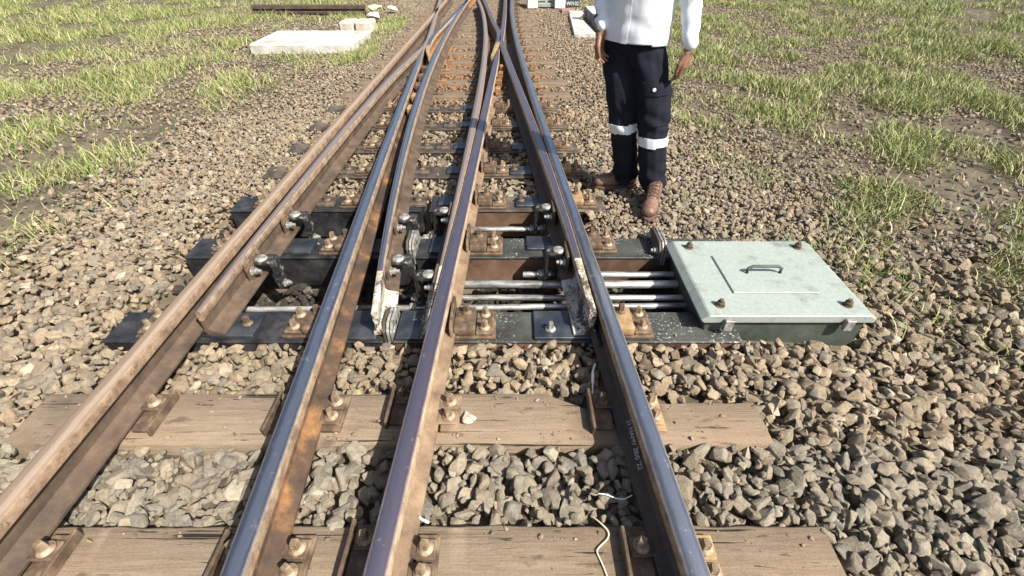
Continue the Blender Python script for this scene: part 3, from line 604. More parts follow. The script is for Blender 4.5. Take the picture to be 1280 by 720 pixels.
def rail_dist(x, y):
    d = np.full(x.shape, 9.0)
    for p in (G_p, A_p, L1_p, L2_p, S_p, R_p, R1_p, W_p, V1_p, X_p):
        a = np.array(p); xx = np.interp(y, a[:, 1], a[:, 0], left=99, right=99); d = np.minimum(d, np.abs(x - xx))
    return d
P, SCL, RUST, DARK_TINT, GREY = [], [], [], [], []
def layer(x0, x1, y0, y1, step, jit, zoff, zj, rmin, rmax, top, mean=0.5, keep=1.0):
    gx = np.arange(x0, x1, step); gy = np.arange(y0, y1, step * 0.87)
    X, Y = np.meshgrid(gx, gy); X[1::2] += step / 2; X = X.ravel(); Y = Y.ravel()
    X = X + RNG.uniform(-jit, jit, X.size) * step; Y = Y + RNG.uniform(-jit, jit, Y.size) * step
    r = (rmin + (rmax - rmin) * RNG.beta(1.6, 2.7, X.size)) * (1 - 0.22 * smooth(1.9, 2.6, Y))
    ok = RNG.random(X.size) < keep
    for a, b, xe in SL_Y:
        spill = (RNG.random(X.size) < 0.5 * smooth(xe - 0.22, xe, X)) & (Y > 2.5)
        spill |= (RNG.random(X.size) < 0.25 * (1 - smooth(LEFT, LEFT + 0.3, X))) & (Y > 2.5)
        ok &= ~((Y > a - 0.2 * r) & (Y < b + 0.2 * r) & (X > LEFT - 0.03) & (X < xe)) | (spill & top)
    if top: ok &= rail_dist(X, Y) > 0.035 + r * 0.6
    ok &= ~((X > 0.84) & (X < 1.6) & (Y > 1.42) & (Y < 2.1))
    # thin out under the grass at the sides
    e = np.maximum(smooth(1.35, 2.3, X + 0.25 * np.sin(Y * 1.7)) * smooth(2.0, 3.6, Y + X * 0.5), smooth(2.3, 3.2, -X + 0.2 * np.sin(Y * 1.3)))
    ok &= RNG.random(X.size) > e * 0.72
    X, Y, r = X[ok], Y[ok], r[ok]
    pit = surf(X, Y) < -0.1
    Z = surf(X, Y) + zoff - r * (0.42 if top else 0.5) + RNG.normal(0, zj, X.size)
    P.append(np.stack([X, Y, Z], -1)); SCL.append(r)
    rust = 1.3 * np.exp(-(((X + 0.72) / 0.36) ** 2 + ((Y - 6.2) / 1.25) ** 2)) + 0.8 * np.exp(-(((X - (0.30 - 0.05 * (Y - 5))) / 0.14) ** 2 + ((Y - 6.2) / 1.9) ** 2)) + 0.8 * np.exp(-(((X + 0.05) / 0.22) ** 2 + ((Y - 6.3) / 1.0) ** 2))
    RUST.append(np.clip(rust + RNG.normal(0, 0.08, X.size) + np.where(Y > 4, 0.22 * RNG.random(X.size) * (np.abs(X - 0.4) < 1.2), 0), 0, 1))
    dark_tint = np.where(pit, 1.0, 0.0); dark_tint = np.maximum(dark_tint, 0.5 * np.exp(-(((X - 0.0) / 0.3) ** 2 + ((Y - 3.85) / 0.15) ** 2)))  # oily stones in the pits, plus a darker patch between middle and right rails
    DARK_TINT.append(np.clip(dark_tint + RNG.normal(0, 0.04, X.size) * (dark_tint > 0), 0, 1))
    grey = np.where((Y < 0.92) & (Y > 0.5), 0.35 + 0.5 * RNG.random(X.size), np.where(RNG.random(X.size) < 0.14, 0.8 * RNG.random(X.size), 0.0))
    grey = np.maximum(grey, np.where((X > 0.6) & (Y > 2.2) & (Y < 3.4) & (RNG.random(X.size) < 0.3), 0.5, 0))
    GREY.append(grey)
layer(-3.2, 3.0, -0.6, 4.6, 0.046, 0.36, -0.035, 0.006, 0.022, 0.040, False)
layer(-3.2, 3.0, -0.6, 4.6, 0.0475, 0.44, 0.002, 0.007, 0.012, 0.060, True)
layer(-3.2, 3.0, -0.6, 4.6, 0.042, 0.48, -0.002, 0.007, 0.008, 0.026, True, keep=0.7)
layer(-6.5, 7.5, 4.6, 14.5, 0.054, 0.42, -0.02, 0.006, 0.022, 0.040, False)
layer(-6.5, 7.5, 4.6, 14.5, 0.045, 0.46, -0.006, 0.007, 0.013, 0.035, True)
layer(0.5, 3.0, 2.1, 4.6, 0.036, 0.48, 0.006, 0.006, 0.010, 0.030, True, keep=0.8)
layer(-3.2, -1.5, 2.1, 4.6, 0.036, 0.48, 0.006, 0.006, 0.010, 0.030, True, keep=0.8)
layer(-6.5, -3.2, 0.5, 4.6, 0.062, 0.46, 0.006, 0.008, 0.02, 0.044, True)
layer(3.0, 7.5, 0.5, 4.6, 0.062, 0.46, 0.006, 0.008, 0.02, 0.044, True)
# a few stones thrown up on the sleepers
for _ in range(60):
    a, b, xe = random.choice(SL_Y[4:]); x = random.uniform(-1.7, 0.5); y = random.uniform(a, b); r = random.uniform(0.01, 0.02)
    if float(rail_dist(np.array([x]), np.array([y]))[0]) < 0.09: continue
    P.append(np.array([[x, y, r * 0.45]])); SCL.append(np.array([r])); RUST.append(np.zeros(1)); DARK_TINT.append(np.zeros(1)); GREY.append(np.zeros(1))
for a, b, n_ in ((0.355, 0.618, 150), (0.893, 1.118, 170), (1.40, 1.59, 60), (2.04, 2.23, 60)):
    for _ in range(n_):
        x = random.uniform(-1.75, 0.9); y = random.choice((random.uniform(a + .01, b - .01), b - 0.02 - abs(random.gauss(0, .03)), a + 0.02 + abs(random.gauss(0, .02)))); y = min(b - .006, max(a + .006, y)); r = 0.0025 + 0.009 * random.random() ** 3
        if float(rail_dist(np.array([x]), np.array([y]))[0]) < 0.04: continue
        P.append(np.array([[x, y, r * 0.4 + 0.001]])); SCL.append(np.array([r])); RUST.append(np.zeros(1)); DARK_TINT.append(np.zeros(1)); GREY.append(np.zeros(1))
P = np.concatenate(P); SCL = np.concatenate(SCL); RUST = np.concatenate(RUST); DARK_TINT = np.concatenate(DARK_TINT); GREY = np.concatenate(GREY); N = len(P)
pm = bpy.data.meshes.new('ballast'); pm.vertices.add(N); pm.vertices.foreach_set('co', P.astype(np.float32).ravel())
def attr(n_, t, data, key='value'):
    a = pm.attributes.new(n_, t, 'POINT'); a.data.foreach_set(key, data.ravel())
attr('size', 'FLOAT', SCL.astype(np.float32)); attr('rust', 'FLOAT', RUST.astype(np.float32)); attr('oil', 'FLOAT', DARK_TINT.astype(np.float32)); attr('grey', 'FLOAT', GREY.astype(np.float32))
attr('variant', 'INT', RNG.integers(0, NV, N).astype(np.int32))
eul = np.stack([RNG.normal(0, 0.5, N), RNG.normal(0, 0.5, N), RNG.uniform(0, 6.283, N)], -1)
flip = RNG.random(N) < 0.35; eul[flip, 0] += RNG.uniform(0.7, 1.6, flip.sum())
attr('turn', 'FLOAT_VECTOR', eul.astype(np.float32), 'vector')
ballast = bpy.data.objects.new('ballast', pm); COL.objects.link(ballast); props(ballast, 'grey and tan crushed stone ballast between the sleepers', 'ballast', kind='stuff')
ng = bpy.data.node_groups.new('scatter_stones', 'GeometryNodeTree')
ng.interface.new_socket('Geometry', in_out='INPUT', socket_type='NodeSocketGeometry'); ng.interface.new_socket('Geometry', in_out='OUTPUT', socket_type='NodeSocketGeometry')
gi = ng.nodes.new('NodeGroupInput'); go = ng.nodes.new('NodeGroupOutput')
ci = ng.nodes.new('GeometryNodeCollectionInfo'); ci.inputs['Collection'].default_value = stone_col; ci.inputs['Separate Children'].default_value = True; ci.inputs['Reset Children'].default_value = True
ip = ng.nodes.new('GeometryNodeInstanceOnPoints'); ip.inputs['Pick Instance'].default_value = True
def named(n_, t):
    a = ng.nodes.new('GeometryNodeInputNamedAttribute'); a.data_type = t; a.inputs[0].default_value = n_; return a.outputs[0]
ng.links.new(gi.outputs[0], ip.inputs['Points']); ng.links.new(ci.outputs[0], ip.inputs['Instance'])
ng.links.new(named('variant', 'INT'), ip.inputs['Instance Index']); ng.links.new(named('turn', 'FLOAT_VECTOR'), ip.inputs['Rotation']); ng.links.new(named('size', 'FLOAT'), ip.inputs['Scale'])
ng.links.new(ip.outputs[0], go.inputs[0])
md = ballast.modifiers.new('stones', 'NODES'); md.node_group = ng
print('stones', N)

# ------------------------------------------------------------------ grass
def grass(name, label, n, sampler, hmin, hmax):
    X, Y, dens = sampler(n); n = len(X)
    h = (hmin + (hmax - hmin) * RNG.random(n) ** 1.6) * dens; a = RNG.uniform(0, 6.283, n); lean = RNG.uniform(0.2, 1.5, n) * h; wd = RNG.uniform(0.0018, 0.0042, n) * (0.8 + 0.1 * Y)
    z = surf(X, Y) - 0.03; dx, dy = np.cos(a), np.sin(a); b = RNG.uniform(0, 6.283, n); lx, ly = np.cos(b) * lean, np.sin(b) * lean
    v = np.stack([np.stack([X - dx * wd, Y - dy * wd, z], -1), np.stack([X + dx * wd, Y + dy * wd, z], -1),
                  np.stack([X + dx * wd * 0.7 + lx * 0.35, Y + dy * wd * 0.7 + ly * 0.35, z + h * 0.6], -1), np.stack([X - dx * wd * 0.7 + lx * 0.35, Y - dy * wd * 0.7 + ly * 0.35, z + h * 0.6], -1),
                  np.stack([X + lx, Y + ly, z + h], -1)], 1).reshape(-1, 3).astype(np.float32)
    me = bpy.data.meshes.new(name); me.vertices.add(len(v)); me.vertices.foreach_set('co', v.ravel())
    base = (np.arange(n) * 5)[:, None]; li = np.concatenate([base + np.array([[0, 1, 2, 3]]), base + np.array([[3, 2, 4]])], 1).astype(np.int32).ravel()
    me.loops.add(n * 7); me.loops.foreach_set('vertex_index', li); me.polygons.add(n * 2)
    ls = (np.arange(n) * 7)[:, None] + np.array([[0, 4]]); me.polygons.foreach_set('loop_start', ls.astype(np.int32).ravel())
    me.update(calc_edges=True); me.validate(); me.materials.append(MAT['grass'])
    o = bpy.data.objects.new(name, me); COL.objects.link(o); return props(o, label, 'grass', kind='stuff')
k = NT('grass_blade'); g = k.n('NewGeometry')
col = k.ramp(g.outputs['Random Per Island'], [(0.0, (0.11, 0.16, 0.035)), (0.4, (0.20, 0.26, 0.07)), (0.7, (0.31, 0.33, 0.115)), (0.86, (0.42, 0.37, 0.19)), (1.0, (0.50, 0.43, 0.27))])
k.set(base_color=col, roughness=0.6); k.b.inputs['Transmission Weight'].default_value = 0.0
MAT['grass'] = k.m
def clump(X, Y, s=1.6, o=0.0):
    return np.array([mnoise.noise(Vector((x * s + o, y * s, 0.3))) for x, y in zip(X, Y)])
def samp_right(n):
    Y = RNG.uniform(1.0, 15.5, n); X = 1.0 + (2.5 + 1.05 * Y) * RNG.random(n)
    e = smooth(1.25, 2.2, X + 0.3 * clump(X, Y, 1.2)) * smooth(1.0, 3.8, Y + 0.6 * (X - 1.2)); c = clump(X, Y, 1.7)
    ok = (RNG.random(n) < e * np.clip(0.45 + 1.7 * c, 0.05, 1)) & ~((X > 1.0) & (X < 1.75) & (Y > 8.1) & (Y < 10.9)) & ~((X < 1.7) & (Y > 1.3) & (Y < 2.2))
    return X[ok], Y[ok], np.clip(0.7 + c[ok], 0.4, 1.5)
def samp_left(n):
    Y = RNG.uniform(1.5, 15.5, n); X = -1.95 - (1.5 + 1.0 * Y) * RNG.random(n); c = clump(X, Y, 1.4, 9)
    e = np.exp(-((X + 2.2 + 0.03 * (Y - 8)) / 0.26) ** 2) * smooth(6.4, 7.2, Y) * (1 - smooth(9.6, 11.0, Y)) * 3.0 + 0.55 * smooth(2.5, 3.6, -X) * (1 - ((X < -2.35) & (X > -4.2) & (Y > 7.3) & (Y < 10)))
    ok = RNG.random(n) < e * np.clip(0.42 + 1.7 * c + 0.6 * (np.abs(X + 2.2) < 0.3) * (Y > 6.6), 0.1, 1)
    return X[ok], Y[ok], np.clip(0.75 + c[ok], 0.4, 1.5)
grass('grass', 'rough green grass growing on the verge behind the man', 420000, samp_right, 0.02, 0.13)
grass('grass', 'sunlit green grass tufts beside the pale concrete slab on the left', 380000, samp_left, 0.02, 0.15)

# ------------------------------------------------------------------ verge objects
def solid(name, label, cat, mat, parts, loc, bevel=0.01, jig=0.0, group=None):
    k = MB()
    for p in parts: k.box(*p)
    o = k.build(name, MAT[mat], None, loc=loc, bevel=bevel, jig=jig); return props(o, label, cat, group)
# concrete trough on the right
tr = thing('concrete_trough', 'open pale concrete cable trough on the verge behind the man\'s hand', 'trough', (1.4, 9.3, -0.1))
k = MB(); k.prism([(1.12, 10.30), (1.28, 10.30), (1.36, 8.30), (1.00, 8.25)], 2, -0.12, 0.03); k.build('near_wall', MAT['concrete'], tr, bevel=0.012, jig=0.006)
k = MB(); k.prism([(1.14, 10.60), (1.455, 10.60), (1.455, 10.31), (1.14, 10.31)], 2, -0.12, 0.03); k.build('end_wall', MAT['concrete'], tr, bevel=0.012, jig=0.006)
k = MB(); k.prism([(1.46, 10.6), (1.74, 10.6), (1.76, 8.0), (1.50, 8.0)], 2, -0.2, 0.10); k.build('far_wall', MAT['concrete_grey'], tr, bevel=0.010, jig=0.006)
k = MB(); k.prism([(1.466, 10.595), (1.735, 10.595), (1.755, 8.005), (1.506, 8.005)], 2, 0.1005, 0.112); k.build('wall_top', MAT['concrete'], tr, bevel=0.003)
solid('white_post', 'white painted square post rising behind the man\'s sleeve', 'post', 'white_paint', [(1.77, 1.95, 9.1, 9.28, -0.1, 0.95)], (1.9, 9.2, -0.1), 0.012)
# white trackside machine with its number plate
tm = thing('trackside_machine', 'white trackside point machine with a dark W0102 plate', 'point machine', (0.8, 11.4, 0))
k = MB(); k.box(0.32, 0.55, 11.22, 11.62, -0.02, 0.34); k.build('housing', MAT['white_paint'], tm, bevel=0.015)
k = MB(); k.box(0.90, 1.13, 11.22, 11.62, -0.02, 0.34); k.build('housing', MAT['white_paint'], tm, bevel=0.015)
k = MB(); k.box(0.56, 0.89, 11.30, 11.55, 0.0, 0.08); k.box(0.56, 0.89, 11.33, 11.52, 0.105, 0.20); k.box(0.70, 0.75, 11.31, 11.54, 0.075, 0.11); k.build('frame', MAT['lid'], tm, bevel=0.008)
k = MB(); k.box(1.14, 1.44, 11.30, 11.33, 0.0, 0.20); pl = k.build('number_plate', MAT['plate_dark'], tm, bevel=0.004)
me = text_mesh('W0102', 0.098, 0.003); me.materials.append(MAT['letter']); o = place('plate_text', me, pl, (1.29, 11.2955, 0.066)); o.rotation_euler = (rad(90), 0, 0); o.scale.x = 0.88
solid('block', 'pinkish brown block lying below the W0102 plate', 'block', 'brick', [(1.02, 1.30, 10.75, 11.05, -0.05, 0.02)], (1.16, 10.9, -0.05), 0.008, 0.004)
# left side slabs and rocks
solid('concrete_slab', 'large white concrete slab beside the grass on the left', 'slab', 'concrete', [(-3.9, -2.36, 7.45, 8.55, -0.12, 0.02)], (-3.1, 8.0, -0.1), 0.012, 0.006)
solid('stone_block', 'cream stone block, left one of the pair behind the white slab', 'block', 'rock', [(-2.98, -2.72, 8.85, 9.25, -0.1, 0.10)], (-2.85, 9.05, -0.1), 0.03, 0.012)
solid('stone_block', 'cream stone block, right one of the pair behind the white slab', 'block', 'rock', [(-2.70, -2.40, 8.83, 9.2, -0.1, 0.11)], (-2.55, 9.0, -0.1), 0.03, 0.012)
solid('old_rail', 'dark length of old rail lying at the far left', 'rail', 'body_brown', [(-5.4, -3.05, 10.9, 11.02, 0.02, 0.09), (-5.4, -3.05, 10.94, 10.98, -0.02, 0.03), (-5.4, -3.05, 10.88, 11.04, -0.06, -0.02)], (-4.2, 11, 0), 0.004)
def rock(label, x, y, z, s, seed, mat='rock', sq=(1, 0.8, 0.6), cat='rock'):
    bm = stone_variant(seed + 40); 
    for v in bm.vertices: v.co = Vector((v.co.x * s * sq[0], v.co.y * s * sq[1], v.co.z * s * sq[2]))
    bm.materials.clear(); bm.materials.append(MAT[mat]); o = place('rock', bm, None, (x, y, z), seed * 1.3); return props(o, label, cat)
rock('pale rock at the end of the old rail, far left', -2.85, 10.9, 0.04, 0.22, 1); rock('smaller pale rock right of the rock by the old rail', -2.50, 11.1, 0.02, 0.17, 2)
rock('long cream rock standing behind the cream block pair', -2.62, 9.95, 0.03, 0.17, 5)
x, y = at(584, 522, 0.012); rock('white angular stone lying on the wooden sleeper', x, y, 0.017, 0.042, 3, 'white_stone', (1, 0.8, 0.75), 'stone')
x, y = at(556, 465, 0.0); 
# loose stalks
def stalk(name, label, cat, pts, r, mat):
    P_ = [Vector((*at(px_, py_, z_), z_)) for px_, py_, z_ in pts]; Q = []
    for i in range(len(P_) - 1):
        a, b, c, d = P_[max(i - 1, 0)], P_[i], P_[i + 1], P_[min(i + 2, len(P_) - 1)]
        for t in (0, .25, .5, .75):
            Q.append(0.5 * ((2 * b) + (c - a) * t + (2 * a - 5 * b + 4 * c - d) * t * t + (3 * b - a - 3 * c + d) * t ** 3))
    Q.append(P_[-1]); k = MB(); k.tube(Q, r, 8); return props(k.build(name, MAT[mat], None, loc=P_[0], smooth=60), label, cat)
stalk('wire', 'thin pale wire curling across the nearest wooden sleeper', 'wire', [(741, 646, 0.0), (752, 655, 0.012), (760, 664, 0.008), (759.5, 673, 0.006), (748, 685, 0.006), (746.5, 691, 0.006), (752, 703, 0.006), (758, 718, 0.006), (761, 730, 0.006)], 0.0026, 'straw')
stalk('twig', 'white split twig standing in the stones beside the right rail', 'twig', [(744, 455, 0.05), (741.5, 463, 0.04), (741, 476, 0.03), (740.5, 496, 0.012)], [0.004] * 5 + [0.006] * 4 + [0.003] * 4, 'twig')
stalk('twig', 'thin bleached twig on the stones above the nearest sleeper', 'twig', [(748, 617, 0.02), (757, 618, 0.022), (768, 622, 0.02), (779, 624, 0.02), (790, 619, 0.02)], 0.002, 'twig')
stalk('twig', 'short bleached stalk lying beside the purplish rail', 'twig', [(524, 646, 0.035), (529, 650, 0.03), (536, 653, 0.02)], 0.004, 'twig')

# point machine on the right
pmn = thing('point_machine', 'green point machine with pale lid at the right end of the rods', 'point machine', (1.2, 1.8, -0.15))
k = MB(); k.prism([(0.90, -0.16), (1.58, -0.16), (1.58, 0.06), (0.86, 0.06), (0.86, 0.02)], 1, 1.47, 2.03); k.build('machine_body', MAT['machine'], pmn, bevel=0.006)
k = MB(); k.prism([(0.845, 0.0605), (1.60, 0.0605), (1.60, 0.085), (1.57, 0.105), (0.865, 0.105), (0.83, 0.075)], 1, 1.45, 2.045); k.build('machine_lid', MAT['lid'], pmn, bevel=0.005)
for x_ in (0.95, 1.48):
    k = MB(); k.box(x_ - 0.02, x_ + 0.02, 1.43, 1.449, 0.03, 0.09); k.build('lid_latch', MAT['galv'], pmn, bevel=0.003)
for x_ in (0.93, 1.50):
    for y_ in (1.52, 1.98):
        place('hex_bolt', HEX['chair_brown'], pmn, (x_, y_, 0.1055), x_ * 5)
k = MB(); k.box(1.02, 1.42, 1.60, 1.90, 0.1055, 0.113); k.build('raised_panel', MAT['lid'], pmn, bevel=0.005)
k = MB(); k.tube([(1.14, 1.75, 0.114), (1.14, 1.75, 0.140), (1.16, 1.75, 0.152), (1.28, 1.75, 0.152), (1.30, 1.75, 0.140), (1.30, 1.75, 0.114)], 0.008, 10); k.build('lid_handle', MAT['machine'], pmn, smooth=50)
k = MB()
for x_ in (1.0, 1.44): k.cyl((x_ - 0.05, 2.046, 0.09), (x_ + 0.05, 2.046, 0.09), 0.014, seg=12)
k.build('lid_hinge', MAT['machine'], pmn, smooth=40)

# ------------------------------------------------------------------ the man
class Clay:
    """overlapping rounded solids, fused into one continuous skin"""
    def __init__(s): s.bm = bmesh.new()
    def hull(s, pts):
        t = bmesh.new()
        for p in pts: t.verts.new(p)
        r = bmesh.ops.convex_hull(t, input=t.verts)
        dead = list({v for v in r['geom_interior'] + r['geom_unused'] if isinstance(v, bmesh.types.BMVert)})
        if dead: bmesh.ops.delete(t, geom=dead, context='VERTS')
        mp = {v: s.bm.verts.new(v.co) for v in t.verts}
        for f in t.faces: s.bm.faces.new([mp[v] for v in f.verts])
        t.free(); return s
    SPH = None
    def ball(s, p, r):
        if Clay.SPH is None:
            t = bmesh.new(); bmesh.ops.create_icosphere(t, subdivisions=2, radius=1.0); Clay.SPH = [v.co.copy() for v in t.verts]; t.free()
        p = Vector(p); r = Vector(r) if isinstance(r, (tuple, list, Vector)) else Vector((r, r, r))
        return [p + Vector((q.x * r.x, q.y * r.y, q.z * r.z)) for q in Clay.SPH]
    def cone(s, p0, r0, p1, r1): return s.hull(s.ball(p0, r0) + s.ball(p1, r1))
    def chain(s, *pr):
        for (a, ra), (b, rb) in zip(pr[:-1], pr[1:]): s.cone(a, ra, b, rb)
        return s
    def oval(s, c, ax, rx, ry, rz):
        ax = Vector(ax).normalized(); ay = Vector((-ax.y, ax.x, 0)); c = Vector(c); s.ball(c, 1)
        return s.hull([c + ax * (q.x * rx) + ay * (q.y * ry) + Vector((0, 0, q.z * rz)) for q in Clay.SPH])
    def fuse(s, voxel, it=4, fac=0.5):
        me = bpy.data.meshes.new('clay'); bmesh.ops.recalc_face_normals(s.bm, faces=s.bm.faces); s.bm.to_mesh(me); s.bm.free()
        o = bpy.data.objects.new('clay', me); COL.objects.link(o)
        m_ = o.modifiers.new('r', 'REMESH'); m_.mode = 'VOXEL'; m_.voxel_size = voxel
        m2 = o.modifiers.new('s', 'SMOOTH'); m2.iterations = it; m2.factor = fac
        dg = bpy.context.evaluated_depsgraph_get(); r = bpy.data.meshes.new_from_object(o.evaluated_get(dg))
        bpy.data.objects.remove(o); bpy.data.meshes.remove(me); return r
def pieces(me, pred, off, name, mat, parent, rim=0.0):
    """a layer of cloth lying on another: the faces that satisfy pred, lifted off the surface"""
    bm = bmesh.new(); bm.from_mesh(me); bm.normal_update()
    dead = [f for f in bm.faces if not pred(f.calc_center_median(), f.normal)]
    nrm = {v: v.normal.copy() for v in bm.verts}
    bmesh.ops.delete(bm, geom=dead, context='FACES')
    for v in bm.verts: v.co += nrm.get(v, v.normal) * off
    r = bmesh.ops.extrude_face_region(bm, geom=bm.faces[:])
    nv = [e for e in r['geom'] if isinstance(e, bmesh.types.BMVert)]
    for v in nv: v.co += v.normal * 0.0025
    bmesh.ops.recalc_face_normals(bm, faces=bm.faces)
    out = bpy.data.meshes.new(name); bm.to_mesh(out); bm.free(); out.materials.clear(); out.materials.append(MAT[mat]); out.shade_smooth(); out.set_sharp_from_angle(angle=rad(50))
    o = bpy.data.objects.new(name, out); COL.objects.link(o); o.parent = parent; return o
def cloth(name, c1, c2, weave=900, rough=0.85, sheen=0.0, fold=9, fb=0.35):
    k = NT(name); f = k.noise(fold, 6, 0.6); k.set(base_color=k.ramp(f, [(0.35, c1), (0.65, c2)]), roughness=rough)
    k.b.inputs['Sheen Weight'].default_value = sheen; k.b.inputs['Specular IOR Level'].default_value = 0.15
    k.bump(k.math('ADD', k.math('MULTIPLY', f, 1.0), k.math('MULTIPLY', k.noise(weave, 2, 0.5), 0.08)), fb, 0.012); return k.m
MAT['shirt'] = cloth('white_shirt_cloth', (0.66, 0.70, 0.77), (0.73, 0.765, 0.82))
MAT['trouser'] = cloth('black_trouser_cloth', (0.007, 0.0085, 0.015), (0.014, 0.016, 0.026), rough=0.8, sheen=0.0, fold=7, fb=0.5)
MAT['band'] = plain('reflective_band_cloth', (0.66, 0.71, 0.76), 0.45)
MAT['stripe'] = plain('dark_stripe_cloth', (0.02, 0.02, 0.04), 0.8)
MAT['button'] = plain('white_button', (0.8, 0.8, 0.78), 0.4)
k = NT('brown_skin'); f = k.noise(30, 5, 0.6); k.set(base_color=k.ramp(f, [(0.35, (0.17, 0.085, 0.055)), (0.65, (0.235, 0.125, 0.085))]), roughness=0.55); k.b.inputs['Subsurface Weight'].default_value = 0.05; k.bump(k.noise(180, 3, 0.6), 0.15, 0.002); MAT['skin'] = k.m
MAT['hair'] = grimy('black_hair', (0.008, 0.007, 0.006), (0.02, 0.017, 0.015), None, 60, (0.5, 0.7), 0, 0.5, 300)
MAT['leather'] = grimy('brown_boot_leather', (0.10, 0.055, 0.040), (0.19, 0.108, 0.078), (0.28, 0.175, 0.13), 16, (0.40, 0.6), 0, 0.2, 130)
MAT['sole'] = grimy('boot_sole_rubber', (0.07, 0.04, 0.032), (0.14, 0.085, 0.065), None, 25)
MAT['lace'] = plain('boot_lace', (0.09, 0.045, 0.032), 0.8)
MAT['eye'] = plain('eye_white', (0.75, 0.72, 0.68), 0.3)
AX = Vector((0.76, -0.65, 0)); FW = Vector((-0.65, -0.76, 0))        # his right-to-left axis, his facing
CEN = Vector((0.695, 2.875, 0))
def bp(a, f, z): return CEN + AX * a + FW * f + Vector((0, 0, z))
c = Clay()                                                          # one continuous body
c.chain((bp(-.085, 0, .88), .085), (Vector((.71, 2.86, .45)), .052), (Vector((.80, 2.88, .07)), .036))
c.chain((bp(.085, 0, .88), .085), (Vector((.865, 2.755, .44)), .052), (Vector((.925, 2.735, .07)), .036))
for z, rx, ry, rz in ((.93, .14, .095, .10), (1.05, .13, .09, .12), (1.22, .15, .10, .13), (1.33, .15, .09, .08)): c.oval(bp(0, 0, z), AX, rx, ry, rz)
c.chain((bp(0, 0, 1.34), .075), (bp(0, .005, 1.44), .054), (bp(0, .015, 1.50), .054))
c.oval(bp(0, .022, 1.575), FW, .094, .074, .088); c.oval(bp(0, .045, 1.515), FW, .060, .054, .068)       # skull and jaw
c.chain((bp(0, .105, 1.575), .009), (bp(0, .128, 1.545), .014)); c.chain((bp(-.016, .113, 1.540), .008), (bp(.016, .113, 1.540), .008))   # nose
for s_ in (-1, 1):
    c.oval(bp(s_ * .077, .01, 1.56), FW, .018, .010, .030)
    c.chain((bp(s_ * .018, .095, 1.592), .012), (bp(s_ * .050, .082, 1.594), .011))                      # brow
c.chain((bp(-.024, .102, 1.506), .007), (bp(0, .108, 1.508), .008), (bp(.024, .102, 1.506), .007)); c.chain((bp(-.02, .100, 1.497), .007), (bp(.02, .100, 1.497), .007))
WR = Vector((.500, 2.872, .955)); WL = Vector((.945, 2.675, .90))
c.chain((bp(-.165, 0, 1.34), .05), (Vector((.505, 2.99, 1.13)), .038), (WR, .026))
c.chain((bp(.165, 0, 1.34), .05), (Vector((.935, 2.755, 1.10)), .038), (WL, .026))
def hand(W, inward):
    u = FW; v = inward; dz = Vector((0, 0, -1))
    K = W + dz * .078 + u * .004
    c.hull([p for a in (-.026, .026) for q, r in ((W + dz * .012 + u * a * .6, .017), (K + u * a, .0135)) for p in c.ball(q, r)])
    for i, (a, ln, b) in enumerate(((.029, .92, 10), (.0105, 1.0, 4), (-.0085, .95, -2), (-.0265, .76, -10))):
        p = K + u * a; d0 = 12 + i * 5; th = rad(d0); sp = u * math.sin(rad(b)) * .5
        pts = [(p, .0098)]
        for L_, dth, r in ((.042 * ln, 0, .0090), (.027 * ln, 26, .0082), (.021 * ln, 24, .0072)):
            th += rad(dth); p = p + (dz * math.cos(th) + v * math.sin(th) + sp) .normalized() * L_; pts.append((p, r))
        c.chain(*pts)
    t0 = W + dz * .028 + u * .024 + v * .006
    c.chain((t0, .015), (t0 + dz * .036 + u * .021 + v * .012, .0125), (t0 + dz * .066 + u * .022 + v * .020, .0100), (t0 + dz * .088 + u * .016 + v * .024, .0085))
hand(WR, AX); hand(WL, -AX)
me = c.fuse(0.0042, 3); me.materials.append(MAT['skin']); me.shade_smooth()
man = bpy.data.objects.new('person', me); COL.objects.link(man); WLOC[man] = Vector((0, 0, 0))
props(man, 'man in white shirt, black trousers and brown boots standing on the stones', 'person')
def wear(name, me, mat, smooth=None):
    me.materials.clear(); me.materials.append(MAT[mat]); me.shade_smooth()
    o = bpy.data.objects.new(name, me); COL.objects.link(o); o.parent = man; WLOC[o] = Vector((0, 0, 0)); return o
def wrinkle(me, fn):
    n = len(me.vertices); co = np.empty(n * 3); me.vertices.foreach_get('co', co); no = np.empty(n * 3); me.vertex_normals.foreach_get('vector', no)
    co = co.reshape(-1, 3); no = no.reshape(-1, 3)
    d = np.array([fn(Vector(p), Vector(q)) for p, q in zip(co, no)]); me.vertices.foreach_set('co', (co + no * d[:, None]).ravel()); me.update()
